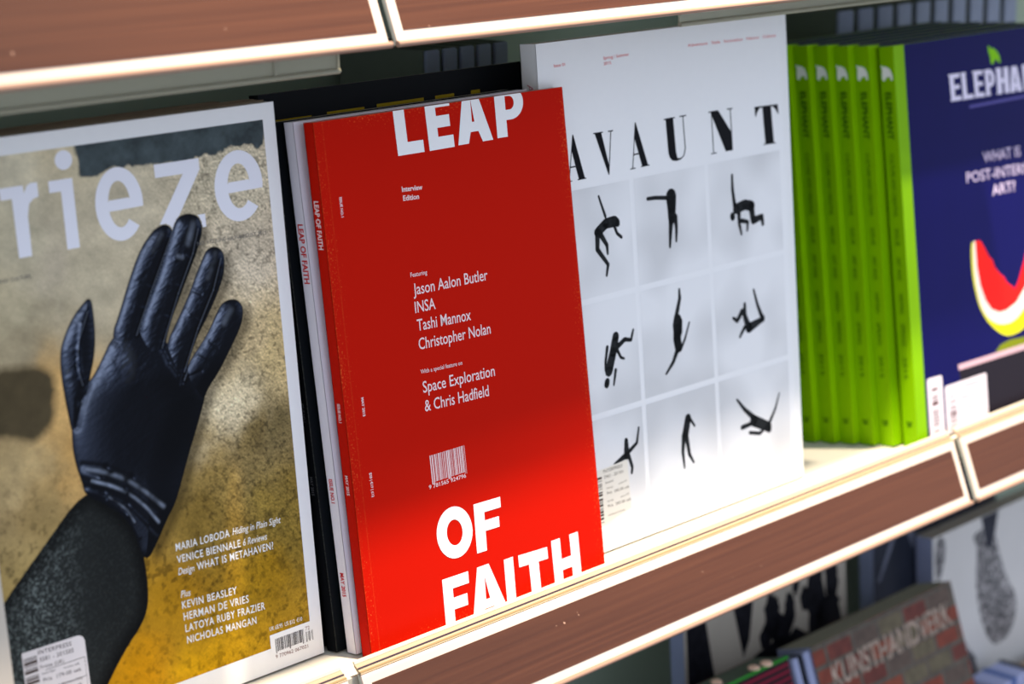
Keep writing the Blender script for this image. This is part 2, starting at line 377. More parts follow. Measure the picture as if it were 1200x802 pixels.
# ------------------------------------------------------------------ measured print layouts, millimetres on each cover (x from the spine, z from the foot)
PR = {'av_stick':[[32.4,52.5],[58.3,53.5],[59.4,23.3],[31.1,16.9]],
 'av_stick_t':[('INTERPRESS',[35.7,49.8],[53.5,49.7],[35.6,51.8]),('3962 - 201501',[36.3,46.2],[54.0,45.9],[36.2,48.1]),('Avaunt',[36.8,42.5],[44.4,42.7],[36.8,44.1]),
                ('Sverige',[37.9,39.2],[43.6,39.2],[37.8,40.3]),('moms 6%',[49.0,39.4],[56.7,40.0],[49.0,40.5]),('Pris  240.00 sek',[38.0,35.5],[58.6,35.3],[37.9,37.3]),
                ('Sverige',[38.0,30.8],[43.4,30.9],[38.0,31.9]),('moms 25%',[50.1,30.7],[57.8,31.2],[50.0,31.8]),('Pris  283.00 sek',[38.2,27.3],[59.7,27.0],[38.1,29.0]),
                ('distributed by Interpress',[38.1,21.9],[53.4,22.0],[38.1,23.0])],
 'avaunt':[('A',[19.0,231.5],[36.3,231.6],[17.7,258.4]),('V',[46.9,232.0],[64.7,231.8],[44.6,257.9]),('A',[76.1,231.9],[94.1,232.3],[73.7,259.3]),('U',[111.2,232.5],[132.9,232.8],[109.7,259.2]),
            ('N',[154.1,231.9],[178.5,231.9],[153.6,259.0]),('T',[202.6,231.6],[227.4,230.9],[200.8,257.1])],
 'cells_pts':{'gap1':[[73.6,225.4],[77.6,225.4],[77.3,159.8],[82.4,88.4],[85.3,84.5]],
               'gap2':[[146.7,224.6],[151.0,224.6],[146.8,88.6],[149.2,84.8]],
               'r1b':[[29.2,159.5],[76.9,159.9],[143.5,159.8],[224.3,157.7]],
               'r2b':[[31.6,86.7],[81.5,87.5],[146.8,88.6],[225.2,85.9]],
               'r2t':[[28.8,155.4],[75.0,157.0],[147.5,155.8]],
               'r3b':[[85.8,18.4],[149.5,17.6],[226.1,12.5]],
               'r3t':[[32.5,83.3],[83.6,83.8],[149.2,84.8]],
               'right':[[225.2,212.5],[226.1,12.5]],
               'row1top':[[26.8,226.5],[73.7,226.7],[225.6,218.1]]},
 'el_edge':[[57.3,49.7],[168.7,47.4],[168.3,43.0],[58.1,45.3]],
 'el_logo':[[123.7,271.9],[125.2,263.0],[135.8,262.7],[137.4,266.9],[132.0,272.4],[125.3,275.5]],
 'el_rule':[[92.1,234.4],[186.1,231.7]],
 'el_stick1':[[16.1,47.3],[34.8,46.1],[36.8,1.3]],
 'el_stick2':[[37.4,38.6],[93.5,36.3],[94.8,3.5],[40.5,4.9]],
 'el_table':[[58.1,45.3],[168.3,43.0],[184.1,-29.2],[72.2,-4.6]],
 'eleph':[('E',[69.0,240.5],[82.5,240.4],[67.7,259.9]),('L',[84.7,240.1],[98.4,240.0],[83.4,259.7]),('E',[100.7,240.1],[113.4,239.7],[99.3,259.4]),('P',[115.8,239.8],[128.6,239.4],[114.8,258.9]),
           ('H',[131.0,239.5],[147.7,239.1],[130.6,258.7]),('A',[148.9,239.0],[165.8,238.6],[147.2,258.2])],
 'figs':[[[[46.1,219.7],[48.4,213.6],[51.1,206.7]],1.6,2.2],[[[59.1,202.6],[51.3,202.4],[43.2,198.1]],7,6],[[[61.4,202.2],[61.7,200.9]],4.5,4.5],[[[58.8,199.5],[60.8,194.9],[64.5,192.1]],2.4,2.2],
          [[[43.2,197.5],[42.3,187.9],[51.1,177.3],[49.2,170.8]],4.5,1.8],[[[46.0,196.4],[51.1,189.1],[51.3,183.9]],4,1.8],[[[90.6,212.0],[97.7,211.7],[110.9,209.9]],2.4,2.8],
          [[[113.0,210.6],[113.0,203.3],[112.5,195.9]],10,6.5],[[[113.2,213.0],[113.4,212.5]],4.6,4.6],[[[111.8,195.4],[110.6,188.1],[109.5,179.1]],4.8,2],
          [[[116.1,197.4],[116.6,189.9],[115.9,181.9]],4,1.8],[[[174.3,215.9],[174.2,206.5],[175.7,195.9]],2.2,3.6],[[[177.1,193.6],[186.1,195.1],[193.2,193.4]],7,7],
          [[[173.0,189.6],[173.2,188.8]],5,5],[[[179.6,191.1],[179.7,183.4],[181.4,176.5]],4,2],[[[182.0,185.2],[188.6,183.5],[187.6,178.1]],3.2,2],
          [[[192.7,193.5],[194.3,183.4],[203.5,184.9],[204.3,179.9]],6,3],[[[54.2,132.2],[51.0,122.9],[46.1,111.9]],6,7],[[[56.0,125.9],[62.2,128.8],[68.0,127.4],[70.5,133.3]],3.6,1.8],
          [[[54.7,123.8],[57.7,118.4],[60.7,117.0]],2.6,1.6],[[[44.2,105.8],[43.5,103.9]],4.6,4.6],[[[46.0,127.0],[43.6,117.9],[43.2,113.2]],2.6,1.8],[[[52.4,111.4],[50.0,102.6]],2.6,1.6],
          [[[116.2,150.8],[116.2,145.1],[111.7,133.5]],2,4],[[[113.0,131.9],[111.7,119.8],[112.7,114.1]],8,7],[[[115.7,130.7],[115.1,123.3]],4,4],[[[124.4,128.2],[119.3,118.3],[114.6,112.3]],1.4,2.4],
          [[[112.6,129.2],[111.8,112.9]],9,5],[[[111.6,112.9],[106.7,105.6],[99.5,99.6]],4,1.8],[[[191.5,137.8],[194.9,127.2],[198.9,118.6]],2,3.6],[[[199.3,117.8],[199.7,117.1]],5,5],
          [[[198.3,116.5],[184.8,113.5]],4,7],[[[184.4,114.0],[180.9,122.5],[181.5,130.2]],6,2.5],[[[178.4,125.8],[172.9,120.4],[169.0,122.9]],4,2.2],[[[180.4,114.8],[176.7,111.2],[175.0,109.3]],3,2],
          [[[58.3,65.6],[58.0,55.9]],3.4,5.5],[[[70.6,71.1],[68.1,61.8],[60.6,58.1]],1.6,3],[[[57.3,56.1],[46.3,53.2]],4.4,1.6],[[[59.9,55.5],[62.6,47.5],[61.8,44.0]],3,2],
          [[[118.4,66.8],[115.1,57.1]],6,6.5],[[[119.0,67.7],[124.6,60.4]],2.8,1.6],[[[113.5,56.6],[111.7,46.1],[112.6,35.4]],4.4,1.6],[[[116.0,55.2],[118.1,42.9],[122.0,36.8]],4,1.6],
          [[[169.0,68.2],[176.5,60.0],[187.4,51.2]],1.8,4.4],[[[185.4,50.6],[201.0,43.0]],8,7],[[[200.7,42.0],[201.7,41.2]],5,5],[[[214.2,63.4],[209.3,53.9],[202.0,45.2]],1.3,3],
          [[[173.0,48.6],[182.6,49.1]],3.4,3],[[[180.8,43.4],[191.6,40.5],[196.0,42.7]],2.4,2.8]],
 'fr_barcode':[[194.3,20.4],[217.2,20.3],[217.7,19.2],[194.6,13.2],[219.2,11.5]],
 'fr_bc':[[194.4,20.4],[194.9,10.1],[197.2,17.8],[197.7,10.7],[217.1,16.9],[217.5,10.1],[218.6,14.8],[223.4,14.0],[218.4,10.3],[197.2,6.7],[219.0,5.9],[218.4,15.7],[220.8,15.4]],
 'fr_stick':[[46.2,55.2],[78.5,54.4],[80.9,51.8],[82.3,21.7],[46.2,28.6]],
 'fr_stick_t':[('INTERPRESS',[55.0,52.1],[73.9,51.1],[55.1,54.2]),('3581 - 201505',[55.3,48.3],[74.7,47.5],[55.4,50.4]),('Frieze (UK)',[55.4,44.7],[68.7,44.1],[55.4,46.5]),
                ('Sverige',[56.0,41.5],[63.3,41.5],[56.0,42.6]),('moms 6%',[68.2,41.0],[77.0,40.4],[68.3,42.1]),('Pris  179.00 sek',[56.3,37.9],[77.9,37.0],[56.3,39.8]),
                ('moms 25%',[68.3,33.3],[77.8,32.7],[68.3,34.5]),('Moms  6 %',[55.7,34.0],[67.7,33.1],[55.8,35.1]),('Pris  195.00 sek',[55.8,30.7],[77.4,29.5],[55.9,32.6])],
 'frieze':[('r',[67.2,242.8],[86.9,242.4],[65.5,276.6]),('i',[96.7,242.9],[103.5,242.7],[93.0,290.0]),('e',[116.0,243.3],[142.2,243.5],[116.0,277.3]),('z',[152.4,242.4],[178.8,242.4],[152.3,276.3]),
            ('e',[187.5,242.4],[216.9,242.6],[188.2,276.7])],
 'g_dark_left':[[26.6,195.6],[53.2,192.7],[67.0,192.4],[79.7,188.3],[81.9,176.1],[77.9,160.2],[66.5,153.5],[49.0,161.6],[22.0,162.3]],
 'g_dark_top':[[107.1,294.0],[108.6,276.2],[118.8,276.1],[126.6,278.9],[136.6,278.9],[151.4,275.7],[164.5,276.6],[183.1,277.4],[200.8,280.0],[210.8,280.1],[221.1,277.6],[222.6,294.6],[207.3,297.6],
                [106.4,296.1]],
 'g_index':[[155.6,245.4],[151.2,245.2],[146.2,242.5],[138.5,234.7],[130.0,219.9],[123.2,206.2],[117.4,196.6],[120.9,176.7],[131.4,178.9],[130.7,193.3],[135.1,204.1],[141.1,214.6],[152.0,231.3],
             [157.9,241.2]],
 'g_little':[[191.3,201.9],[186.3,201.6],[182.6,198.7],[174.1,186.7],[161.3,175.2],[155.4,166.7],[149.0,153.5],[162.8,148.3],[169.1,159.9],[177.7,167.3],[186.6,178.1],[195.2,188.9],[197.1,196.6],
              [195.0,200.6]],
 'g_middle':[[167.8,248.8],[163.5,248.1],[161.0,245.0],[156.9,237.0],[149.9,223.1],[142.2,211.4],[133.0,195.9],[132.9,178.6],[146.6,175.9],[145.2,185.8],[149.8,197.1],[158.3,210.8],[169.6,228.6],
              [173.0,234.6],[175.8,241.5],[174.5,246.5],[171.5,248.2]],
 'g_palm':[[117.4,196.6],[110.7,187.3],[104.8,179.9],[99.8,175.8],[92.4,167.6],[88.7,157.8],[88.0,141.8],[91.6,127.7],[92.0,123.3],[103.7,115.7],[113.0,107.2],[118.7,96.1],[121.7,80.6],[129.3,89.3],
            [137.6,101.0],[143.1,106.8],[154.1,130.1],[162.5,145.7],[169.1,159.9],[161.6,168.6],[152.7,182.6],[145.6,189.2],[131.3,198.3]],
 'g_photo':[[67.1,295.3],[222.6,294.6],[222.7,220.2],[217.5,32.8],[196.2,27.0]],
 'g_ring':[[183.3,230.8],[178.8,229.7],[176.2,226.2],[170.3,217.5],[165.8,209.6],[154.8,194.9],[149.1,187.7],[146.0,171.7],[155.8,165.3],[156.4,170.0],[165.4,186.8],[175.5,198.6],[186.1,214.0],
            [188.4,223.4],[187.4,228.4]],
 'g_sleeve':[[91.3,126.0],[63.5,102.3],[46.7,88.2],[37.8,79.7],[22.1,65.4],[5.3,41.2],[81.9,11.8],[92.0,25.5],[104.1,39.6],[116.9,50.6],[121.5,61.0],[121.7,80.6],[118.6,98.8],[111.6,108.5],
              [103.1,116.7]],
 'g_thumb':[[106.4,217.2],[103.6,216.0],[95.4,209.1],[89.4,199.8],[87.1,193.9],[86.3,183.6],[87.4,166.6],[89.3,151.3],[101.9,146.4],[102.2,167.7],[99.6,175.9],[101.0,180.7],[104.2,188.5],[106.3,198.7],
             [106.7,209.2]],
 'g_wrist_fold2':[[90.9,126.6],[103.8,122.2],[117.8,113.1],[131.0,94.7]],
 'g_wrist_folds':[[90.4,134.0],[102.2,129.1],[116.2,120.5],[129.7,104.8]],
 'leap':[('L',[56.5,265.8],[76.0,265.7],[55.7,290.3]),('E',[79.9,265.7],[98.9,265.8],[79.1,290.9]),('A',[101.8,266.2],[129.2,266.2],[100.1,292.5]),('P',[132.7,266.6],[155.6,266.4],[133.0,290.6]),
          ('O',[56.4,38.1],[83.8,37.7],[55.3,67.8]),('F',[85.0,36.4],[106.3,35.8],[85.9,64.8]),('F',[55.7,0.6],[75.9,0.2],[56.4,28.7]),('A',[76.3,0.4],[105.7,0.3],[73.7,28.4]),
          ('I',[104.7,0.6],[112.1,0.6],[105.3,27.2]),('T',[117.3,-0.4],[141.4,-1.5],[117.0,26.6]),('H',[145.1,-0.9],[168.2,-1.0],[145.0,28.0])],
 'lp_bc':[[56.2,100.0],[56.3,83.6],[83.9,99.6],[83.5,83.3],[53.6,81.6],[82.4,81.4],[56.7,84.7],[81.6,84.4]],
 'lp_spine_txt':[[12.5,249.1],[13.6,239.9],[12.8,141.4],[13.8,131.9],[13.0,100.1],[13.8,88.1]],
 'melon_red':[[89.3,136.1],[96.5,135.3],[101.9,128.5],[106.5,122.0],[111.4,118.3],[113.5,113.0],[119.6,107.2],[125.9,103.0],[129.5,98.3],[135.9,94.7],[139.7,91.6],[145.7,96.8],[155.5,111.4],
               [165.7,130.4],[171.2,129.6],[167.8,109.4],[156.3,92.1],[141.4,81.3],[127.4,77.9],[116.6,78.1],[106.3,82.3],[99.2,90.1],[93.1,102.6],[90.1,116.0]],
 'melon_reflection':[[108.3,49.2],[116.8,53.5],[130.5,54.6],[149.6,53.2],[168.9,49.6],[168.3,43.8],[135.2,47.0]],
 'melon_rind':[[83.5,135.3],[87.8,136.3],[87.5,116.4],[89.7,100.3],[96.2,86.3],[105.7,75.9],[118.4,69.3],[134.6,68.5],[154.7,76.1],[173.0,90.8],[180.3,107.4],[181.6,92.3],[171.1,71.7],[153.1,60.0],
                [136.2,57.2],[122.7,58.8],[110.0,65.7],[97.7,75.9],[88.6,89.1],[83.8,105.6],[82.4,120.1]],
 'melon_white':[[86.2,136.3],[90.9,136.1],[91.4,115.8],[93.9,102.5],[100.5,89.9],[107.8,83.5],[119.4,79.3],[133.0,79.8],[150.3,87.2],[162.4,97.0],[172.2,111.7],[174.7,108.3],[170.1,89.8],[154.7,76.1],
                 [137.3,67.3],[118.3,67.8],[102.9,74.3],[92.1,85.6],[87.2,100.8],[85.2,116.8]],
 'stone_cp':[([74.7,283.8],(168,160,135)),([94.1,289.4],(172,160,130)),([87.7,241.4],(150,140,118)),([66.2,220.5],(150,140,112)),([105.5,230.3],(158,148,122)),([134.1,259.5],(165,155,130)),
              ([203.7,267.4],(165,155,130)),([209.4,222.3],(178,165,140)),([198.5,179.3],(170,150,110)),([214.1,167.2],(165,145,100)),([215.5,130.1],(95,82,50)),([197.6,124.8],(100,84,48)),
              ([183.3,146.2],(190,175,140)),([170.9,112.7],(128,105,55)),([204.4,86.1],(115,95,45)),([160.2,92.6],(110,88,40)),([134.4,58.7],(150,105,20)),([187.8,43.6],(160,115,25)),
              ([156.2,15.5],(215,150,15)),([104.2,27.1],(200,130,10)),([173.5,19.6],(190,135,20)),([64.0,204.5],(140,128,100)),([85.0,167.1],(175,140,85)),([86.5,141.3],(165,130,75)),
              ([55.3,140.2],(150,130,90)),([46.5,108.9],(140,120,80)),([71.5,119.4],(125,105,65)),([71.0,256.2],(155,147,122))],
 't_av':[('Issue 01',[14.2,299.7],[23.7,299.8],[14.1,301.4]),('Spring / Summer',[57.4,300.3],[80.7,300.8],[57.4,302.1]),('2015',[57.5,297.0],[64.1,297.2],[57.5,298.8]),
          ('Adventure   Style   Innovation   Nature   Culture',[136.5,301.3],[226.5,300.4],[136.4,303.1])],
 't_el':[('WHAT IS',[106.7,191.8],[158.5,190.5],[106.2,199.4]),('POST-INTERNET',[82.9,179.7],[186.8,176.0],[82.5,187.3]),('ART?',[116.4,166.1],[148.7,165.3],[115.9,173.8])],
 't_fr':[('MARIA LOBODA',[140.5,81.4],[174.7,80.2],[140.6,85.2],'b'),('Hiding in Plain Sight',[176.7,80.4],[208.8,78.9],[176.7,84.0],'i'),('VENICE BIENNALE',[140.5,74.9],[181.1,73.0],[140.5,78.7],'b'),
          ('6 Reviews',[182.8,73.0],[198.7,72.3],[182.9,76.7],'i'),('Design',[140.5,68.6],[150.6,68.0],[140.5,72.2],'i'),('WHAT IS METAHAVEN?',[152.3,68.0],[202.3,66.2],[152.3,71.9],'b'),
          ('Plus',[140.6,56.5],[146.7,56.1],[140.6,60.1],'i'),('KEVIN BEASLEY',[140.6,50.6],[175.7,48.9],[140.7,54.4],'b'),('HERMAN DE VRIES',[140.9,44.3],[182.8,42.2],[141.0,48.2],'b'),
          ('LATOYA RUBY FRAZIER',[141.2,38.0],[192.9,35.5],[141.3,41.9],'b'),('NICHOLAS MANGAN',[141.5,31.8],[186.4,29.4],[141.6,35.6],'b'),
          ('UK £8.95  US $12  €10',[194.5,22.7],[216.9,22.1],[194.5,24.9],'r')],
 't_fr_dark':[('ART AND CULTURE',[51.9,233.0],[75.5,232.8],[51.9,234.8],'r'),('NO. 172 JUNE-JULY-AUGUST 2015',[172.8,233.3],[217.4,232.5],[172.9,235.2],'r')],
 't_leap':[('Interview',[56.6,246.4],[71.7,245.7],[56.6,249.1]),('Edition',[56.8,241.5],[68.5,241.0],[56.9,244.2]),('Featuring',[56.4,199.7],[68.7,199.4],[56.4,202.1]),
            ('Jason Aalon Butler',[57.2,189.7],[114.3,188.7],[57.3,195.8]),('INSA',[57.1,179.8],[72.4,179.5],[57.2,185.9]),('Tashi Mannox',[57.3,169.8],[98.3,168.6],[57.4,176.0]),
            ('Christopher Nolan',[57.1,159.4],[112.5,158.2],[57.2,165.6]),('With a special feature on',[56.5,146.0],[88.1,145.0],[56.5,148.3]),('Space Exploration',[56.9,135.3],[112.6,133.8],[57.0,141.5]),
            ('& Chris Hadfield',[56.8,124.8],[106.4,123.4],[56.9,131.0])]}

# ------------------------------------------------------------------ the display stand (large structure first)
back_grey = mat('green_grey_back_panel', (160, 176, 158), 0.55, 0.05, 8)
shelf_cream = mat('cream_gloss_shelf', (212, 206, 190), 0.16, 0.01, 30)
shelf_under = mat('grey_green_board', (196, 198, 184), 0.5, 0.03, 20)
card_white = mat('white_card', (226, 208, 196), 0.35, 0.01, 80)
lower_dark = mat('dark_teal_shelf', (52, 62, 60), 0.5, 0.05, 20)
tan_plastic = mat('tan_plastic', (172, 152, 126), 0.25, 0.02, 60)
groove_dark = mat('dark_groove', (52, 42, 60), 0.4)

brown_card = bpy.data.materials.new('brown_card')
nt, b = nodes_of(brown_card)
tc = nt.nodes.new('ShaderNodeTexCoord'); mp = nt.nodes.new('ShaderNodeMapping'); mp.inputs['Scale'].default_value = (5, 420, 420)
nz = nt.nodes.new('ShaderNodeTexNoise'); nz.inputs['Scale'].default_value = 1.2; nz.inputs['Detail'].default_value = 5
cr = nt.nodes.new('ShaderNodeValToRGB')
cr.color_ramp.elements[0].position = 0.3; cr.color_ramp.elements[0].color = lin((75, 42, 28)) + (1,)
cr.color_ramp.elements[1].position = 0.72; cr.color_ramp.elements[1].color = lin((93, 55, 37)) + (1,)
n2 = nt.nodes.new('ShaderNodeTexNoise'); n2.inputs['Scale'].default_value = 320; n2.inputs['Detail'].default_value = 2
r2 = nt.nodes.new('ShaderNodeMapRange'); r2.inputs['From Min'].default_value = 0.765; r2.inputs['From Max'].default_value = 0.80
mx = nt.nodes.new('ShaderNodeMix'); mx.data_type = 'RGBA'; mx.inputs['B'].default_value = lin((190, 150, 130)) + (1,)
L = nt.links.new
L(tc.outputs['Object'], mp.inputs[0]); L(mp.outputs[0], nz.inputs['Vector']); L(nz.outputs['Fac'], cr.inputs[0])
L(tc.outputs['Object'], n2.inputs['Vector']); L(n2.outputs['Fac'], r2.inputs['Value']); L(r2.outputs[0], mx.inputs['Factor']); L(cr.outputs[0], mx.inputs['A'])
L(mx.outputs['Result'], b.inputs['Base Color']); b.inputs['Roughness'].default_value = 0.5; b.inputs['Specular IOR Level'].default_value = 0.2

clear_plastic = bpy.data.materials.new('clear_plastic')
nt, b = nodes_of(clear_plastic)
out = nt.nodes['Material Output']; tr = nt.nodes.new('ShaderNodeBsdfTransparent'); gl = nt.nodes.new('ShaderNodeBsdfGlossy'); fr_ = nt.nodes.new('ShaderNodeFresnel'); ms = nt.nodes.new('ShaderNodeMixShader')
tr.inputs[0].default_value = (0.93, 0.93, 0.91, 1); gl.inputs['Roughness'].default_value = 0.12; fr_.inputs[0].default_value = 1.2
nt.nodes.remove(fr_); ms.inputs[0].default_value = 0.02; nt.links.new(tr.outputs[0], ms.inputs[1]); nt.links.new(gl.outputs[0], ms.inputs[2]); nt.links.new(ms.outputs[0], out.inputs['Surface'])
frosted = bpy.data.materials.new('frosted_plastic')
nt, b = nodes_of(frosted)
out = nt.nodes['Material Output']; tr = nt.nodes.new('ShaderNodeBsdfTransparent'); ms = nt.nodes.new('ShaderNodeMixShader'); ms.inputs[0].default_value = 0.42
b.inputs['Base Color'].default_value = lin((190, 186, 160)) + (1,); b.inputs['Roughness'].default_value = 0.3
nt.links.new(tr.outputs[0], ms.inputs[1]); nt.links.new(b.outputs[0], ms.inputs[2]); nt.links.new(ms.outputs[0], out.inputs['Surface'])

wall = box('wall_back', -0.6, 3.2, 1.00, 1.14, -1.15, 0.80, back_grey); wall['kind'] = 'structure'
floor = box('floor', -0.6, 3.2, -0.9, 1.14, -1.19, -1.15, mat('grey_shop_floor', (120, 112, 104), 0.4, 0.05, 6)); floor['kind'] = 'structure'

PITCH = 0.375
def shelf(label, x0, x1, z, m, y0=0.771, under=None):
    t = thing('display_shelf', label, 'shelf', (x0, y0, z))
    w = x1 - x0; dp = 1.00 - y0
    box('shelf_board', 0, w, 0.0, dp, -0.0150, -0.0014, m, t)
    return t
shelf('cream glossy shelf board under the gloved-hand magazine', -0.30, 0.65545, 0, shelf_cream)
shelf('cream glossy shelf board under the red magazine and the white falling-figures magazine', 0.65555, 1.2345, 0, shelf_cream)
shelf('cream shelf board under the navy watermelon magazine, right of the rail joint', 1.2347, 2.6, 0, shelf_cream)
shelf('shelf board above the gloved-hand magazine', -0.30, 0.6729, PITCH, shelf_under, 0.758)
shelf('shelf board above the red and falling-figures magazines', 0.6731, 1.2344, PITCH, shelf_under, 0.758)
shelf('shelf board above the green spines, right end of the top tier', 1.2346, 2.6, PITCH, shelf_under, 0.758)
lo = shelf('dark lower shelf board under the brick-patterned book', -0.30, 2.6, -0.37, lower_dark, 0.765)

# tilted ticket rails: (y, z) relative to the rail origin at the card's upper edge
TL_ = Vector((-0.016, -0.0423))          # along the face, downwards
nrm = Vector((-0.0423, 0.016)).normalized()   # outward (towards the aisle and up)
def rail(label, x0, x1, y, z, lip=True):
    t = thing('price_rail', label, 'price rail', (x0, y, z))
    w = x1 - x0
    L_ = TL_.length; dn = TL_.normalized()
    P = lambda s, o: (dn.x * s + nrm.x * o, dn.y * s + nrm.y * o)
    link('rail_body', profile_me([P(-0.001, -0.0012), P(-0.001, -0.003), P(L_ + 0.001, -0.003), P(L_ + 0.001, -0.0012)], 0, w), shelf_under, t)
    link('white_border', profile_me([P(0, -0.0012), P(L_, -0.0012), P(L_, 0), P(0, 0)][::-1], 0.0, w), card_white, t)
    link('brown_panel', profile_me([P(0.0056, 0.0), P(L_ - 0.0054, 0.0), P(L_ - 0.0054, 0.0003), P(0.0056, 0.0003)][::-1], 0.0055, w - 0.0055), brown_card, t)
    p, q = P(0.0, 0.0012), P(L_ + 0.001, 0.0012)
    link('clear_cover', mesh([(-0.0008, p[0], p[1]), (-0.0008, q[0], q[1]), (w + 0.0008, q[0], q[1]), (w + 0.0008, p[0], p[1])], [(0, 1, 2, 3)]), clear_plastic, t)
    # rounded bottom bead and the upper lip with its grooves
    c = P(L_ + 0.0012, 0.0006)
    link('bottom_bead', profile_me([(c[0] + 0.0016 * math.cos(a), c[1] + 0.0016 * math.sin(a)) for a in [math.tau * i / 14 for i in range(14)]], -0.001, w + 0.001), mat('bead_plastic', (150, 122, 106), 0.2), t)
    if lip:
        link('top_lip', profile_me([(0.0, 0.0005), (0.0058, 0.0052), (0.0058, 0.0035), (0.0012, -0.001)], 0, w), tan_plastic, t)
        link('groove', profile_me([(0.0022, 0.0030), (0.0027, 0.0034), (0.0030, 0.0031), (0.0025, 0.0027)], 0, w), groove_dark, t)
        link('lip_rim', profile_me([(0.0050, 0.0048), (0.0056, 0.0062), (0.0066, 0.0062), (0.0064, 0.0046)], 0, w), mat('pale_rim', (206, 196, 176), 0.2), t)
        link('lip_step', profile_me([(0.0004, 0.0012), (0.0010, 0.0020), (0.0014, 0.0016), (0.0008, 0.0006)], 0, w), mat('rim_tan_dark', (150, 128, 92), 0.3), t)
    return t
rail('brown price rail in a white border below the gloved-hand magazine, mostly out of frame', -0.30, 0.651, 0.765, 0.0013)
rail('long brown price rail below the red and falling-figures magazines', 0.6605, 1.2301, 0.765, 0.0013)
rail('brown price rail below the navy watermelon magazine', 1.2395, 2.6, 0.765, 0.0013)
rail('blurred brown price rail above the gloved-hand magazine', -0.30, 0.6700, 0.7545, 0.3768, False)
rail('blurred brown price rail above the red magazine, right of the gap', 0.6760, 1.2335, 0.7545, 0.3768, False)
rail('brown price rail above the green spines, out of frame', 1.2395, 2.6, 0.7545, 0.3768, False) if False else None

def strip(label, x0, x1, z0, z1, seam=None, y=0.7655):
    t = thing('plastic_strip', label, 'shelf strip', (x0, y, 0))
    box('strip_panel', 0, x1 - x0, 0, 0.0015, z0, z1, frosted, t, 0.0005)
    link('strip_edge', profile_me([(0.0016 * math.cos(a), z0 + 0.0014 * math.sin(a)) for a in [math.tau * i / 10 for i in range(10)]], 0, x1 - x0), mat('strip_edge_plastic', (150, 148, 130), 0.3), t)
    box('end_edge', x1 - x0 - 0.0015, x1 - x0, -0.0006, 0.002, z0, z1, mat('strip_edge_plastic', (150, 148, 130), 0.3), t)
    if seam: box('seam', seam - x0, seam - x0 + 0.0018, -0.0006, 0.002, z0, z1, mat('strip_edge_plastic', (150, 148, 130), 0.3), t)
strip('frosted plastic strip hanging under the rail above the gloved-hand magazine', -0.30, 0.6612, 0.3200, 0.3560, 0.620)
strip('frosted plastic strip under the top tier above the white falling-figures magazine', 0.922, 2.2, 0.3225, 0.3560)

# ------------------------------------------------------------------ printed cover photograph of the gloved hand (mm grid of point colours)
def vnoise(x, y, seed):
    def h(i, j):
        n = (i * 374761393 + j * 668265263 + seed * 1442695041) & 0x7fffffff
        n = ((n ^ (n >> 13)) * 1274126177) & 0x7fffffff
        return ((n ^ (n >> 16)) & 0xffff) / 65535.0
    xi = np.floor(x).astype(np.int64); yi = np.floor(y).astype(np.int64)
    fx = x - xi; fy = y - yi; fx = fx * fx * (3 - 2 * fx); fy = fy * fy * (3 - 2 * fy)
    return (h(xi, yi) * (1 - fx) + h(xi + 1, yi) * fx) * (1 - fy) + (h(xi, yi + 1) * (1 - fx) + h(xi + 1, yi + 1) * fx) * fy
def fbm(x, y, f0, octv, seed, g=0.5):
    s = 0; a = 1; t = 0
    for k in range(octv):
        s = s + a * vnoise(x * f0 * 2 ** k, y * f0 * 2 ** k, seed + k * 17); t += a; a *= g
    return s / t
def sdf(px, py, poly):
    """signed distance (inside positive)"""
    P = np.array(poly, float); d = np.full(px.shape, 1e9); ins = np.zeros(px.shape, bool)
    for i in range(len(P)):
        a = P[i]; c = P[(i + 1) % len(P)]; e = c - a
        wx = px - a[0]; wy = py - a[1]
        t = np.clip((wx * e[0] + wy * e[1]) / (e @ e + 1e-9), 0, 1)
        d = np.minimum(d, (wx - e[0] * t) ** 2 + (wy - e[1] * t) ** 2)
        if a[1] != c[1]:
            cond = ((a[1] > py) != (c[1] > py)) & (px < (c[0] - a[0]) * (py - a[1]) / (c[1] - a[1]) + a[0])
            ins ^= cond
    d = np.sqrt(d)
    return np.where(ins, d, -d)
def smooth_poly(poly, it=2):
    P = [np.array(p, float) for p in poly]
    for _ in range(it):
        Q = []
        for i in range(len(P)):
            a, c = P[i], P[(i + 1) % len(P)]
            Q += [a * .75 + c * .25, a * .25 + c * .75]
        P = Q
    return [tuple(p) for p in P]
def srgb_lin(c): 
    c = np.asarray(c, float) / 255.0
    return np.where(c <= 0.04045, c / 12.92, ((c + 0.055) / 1.055) ** 2.4)

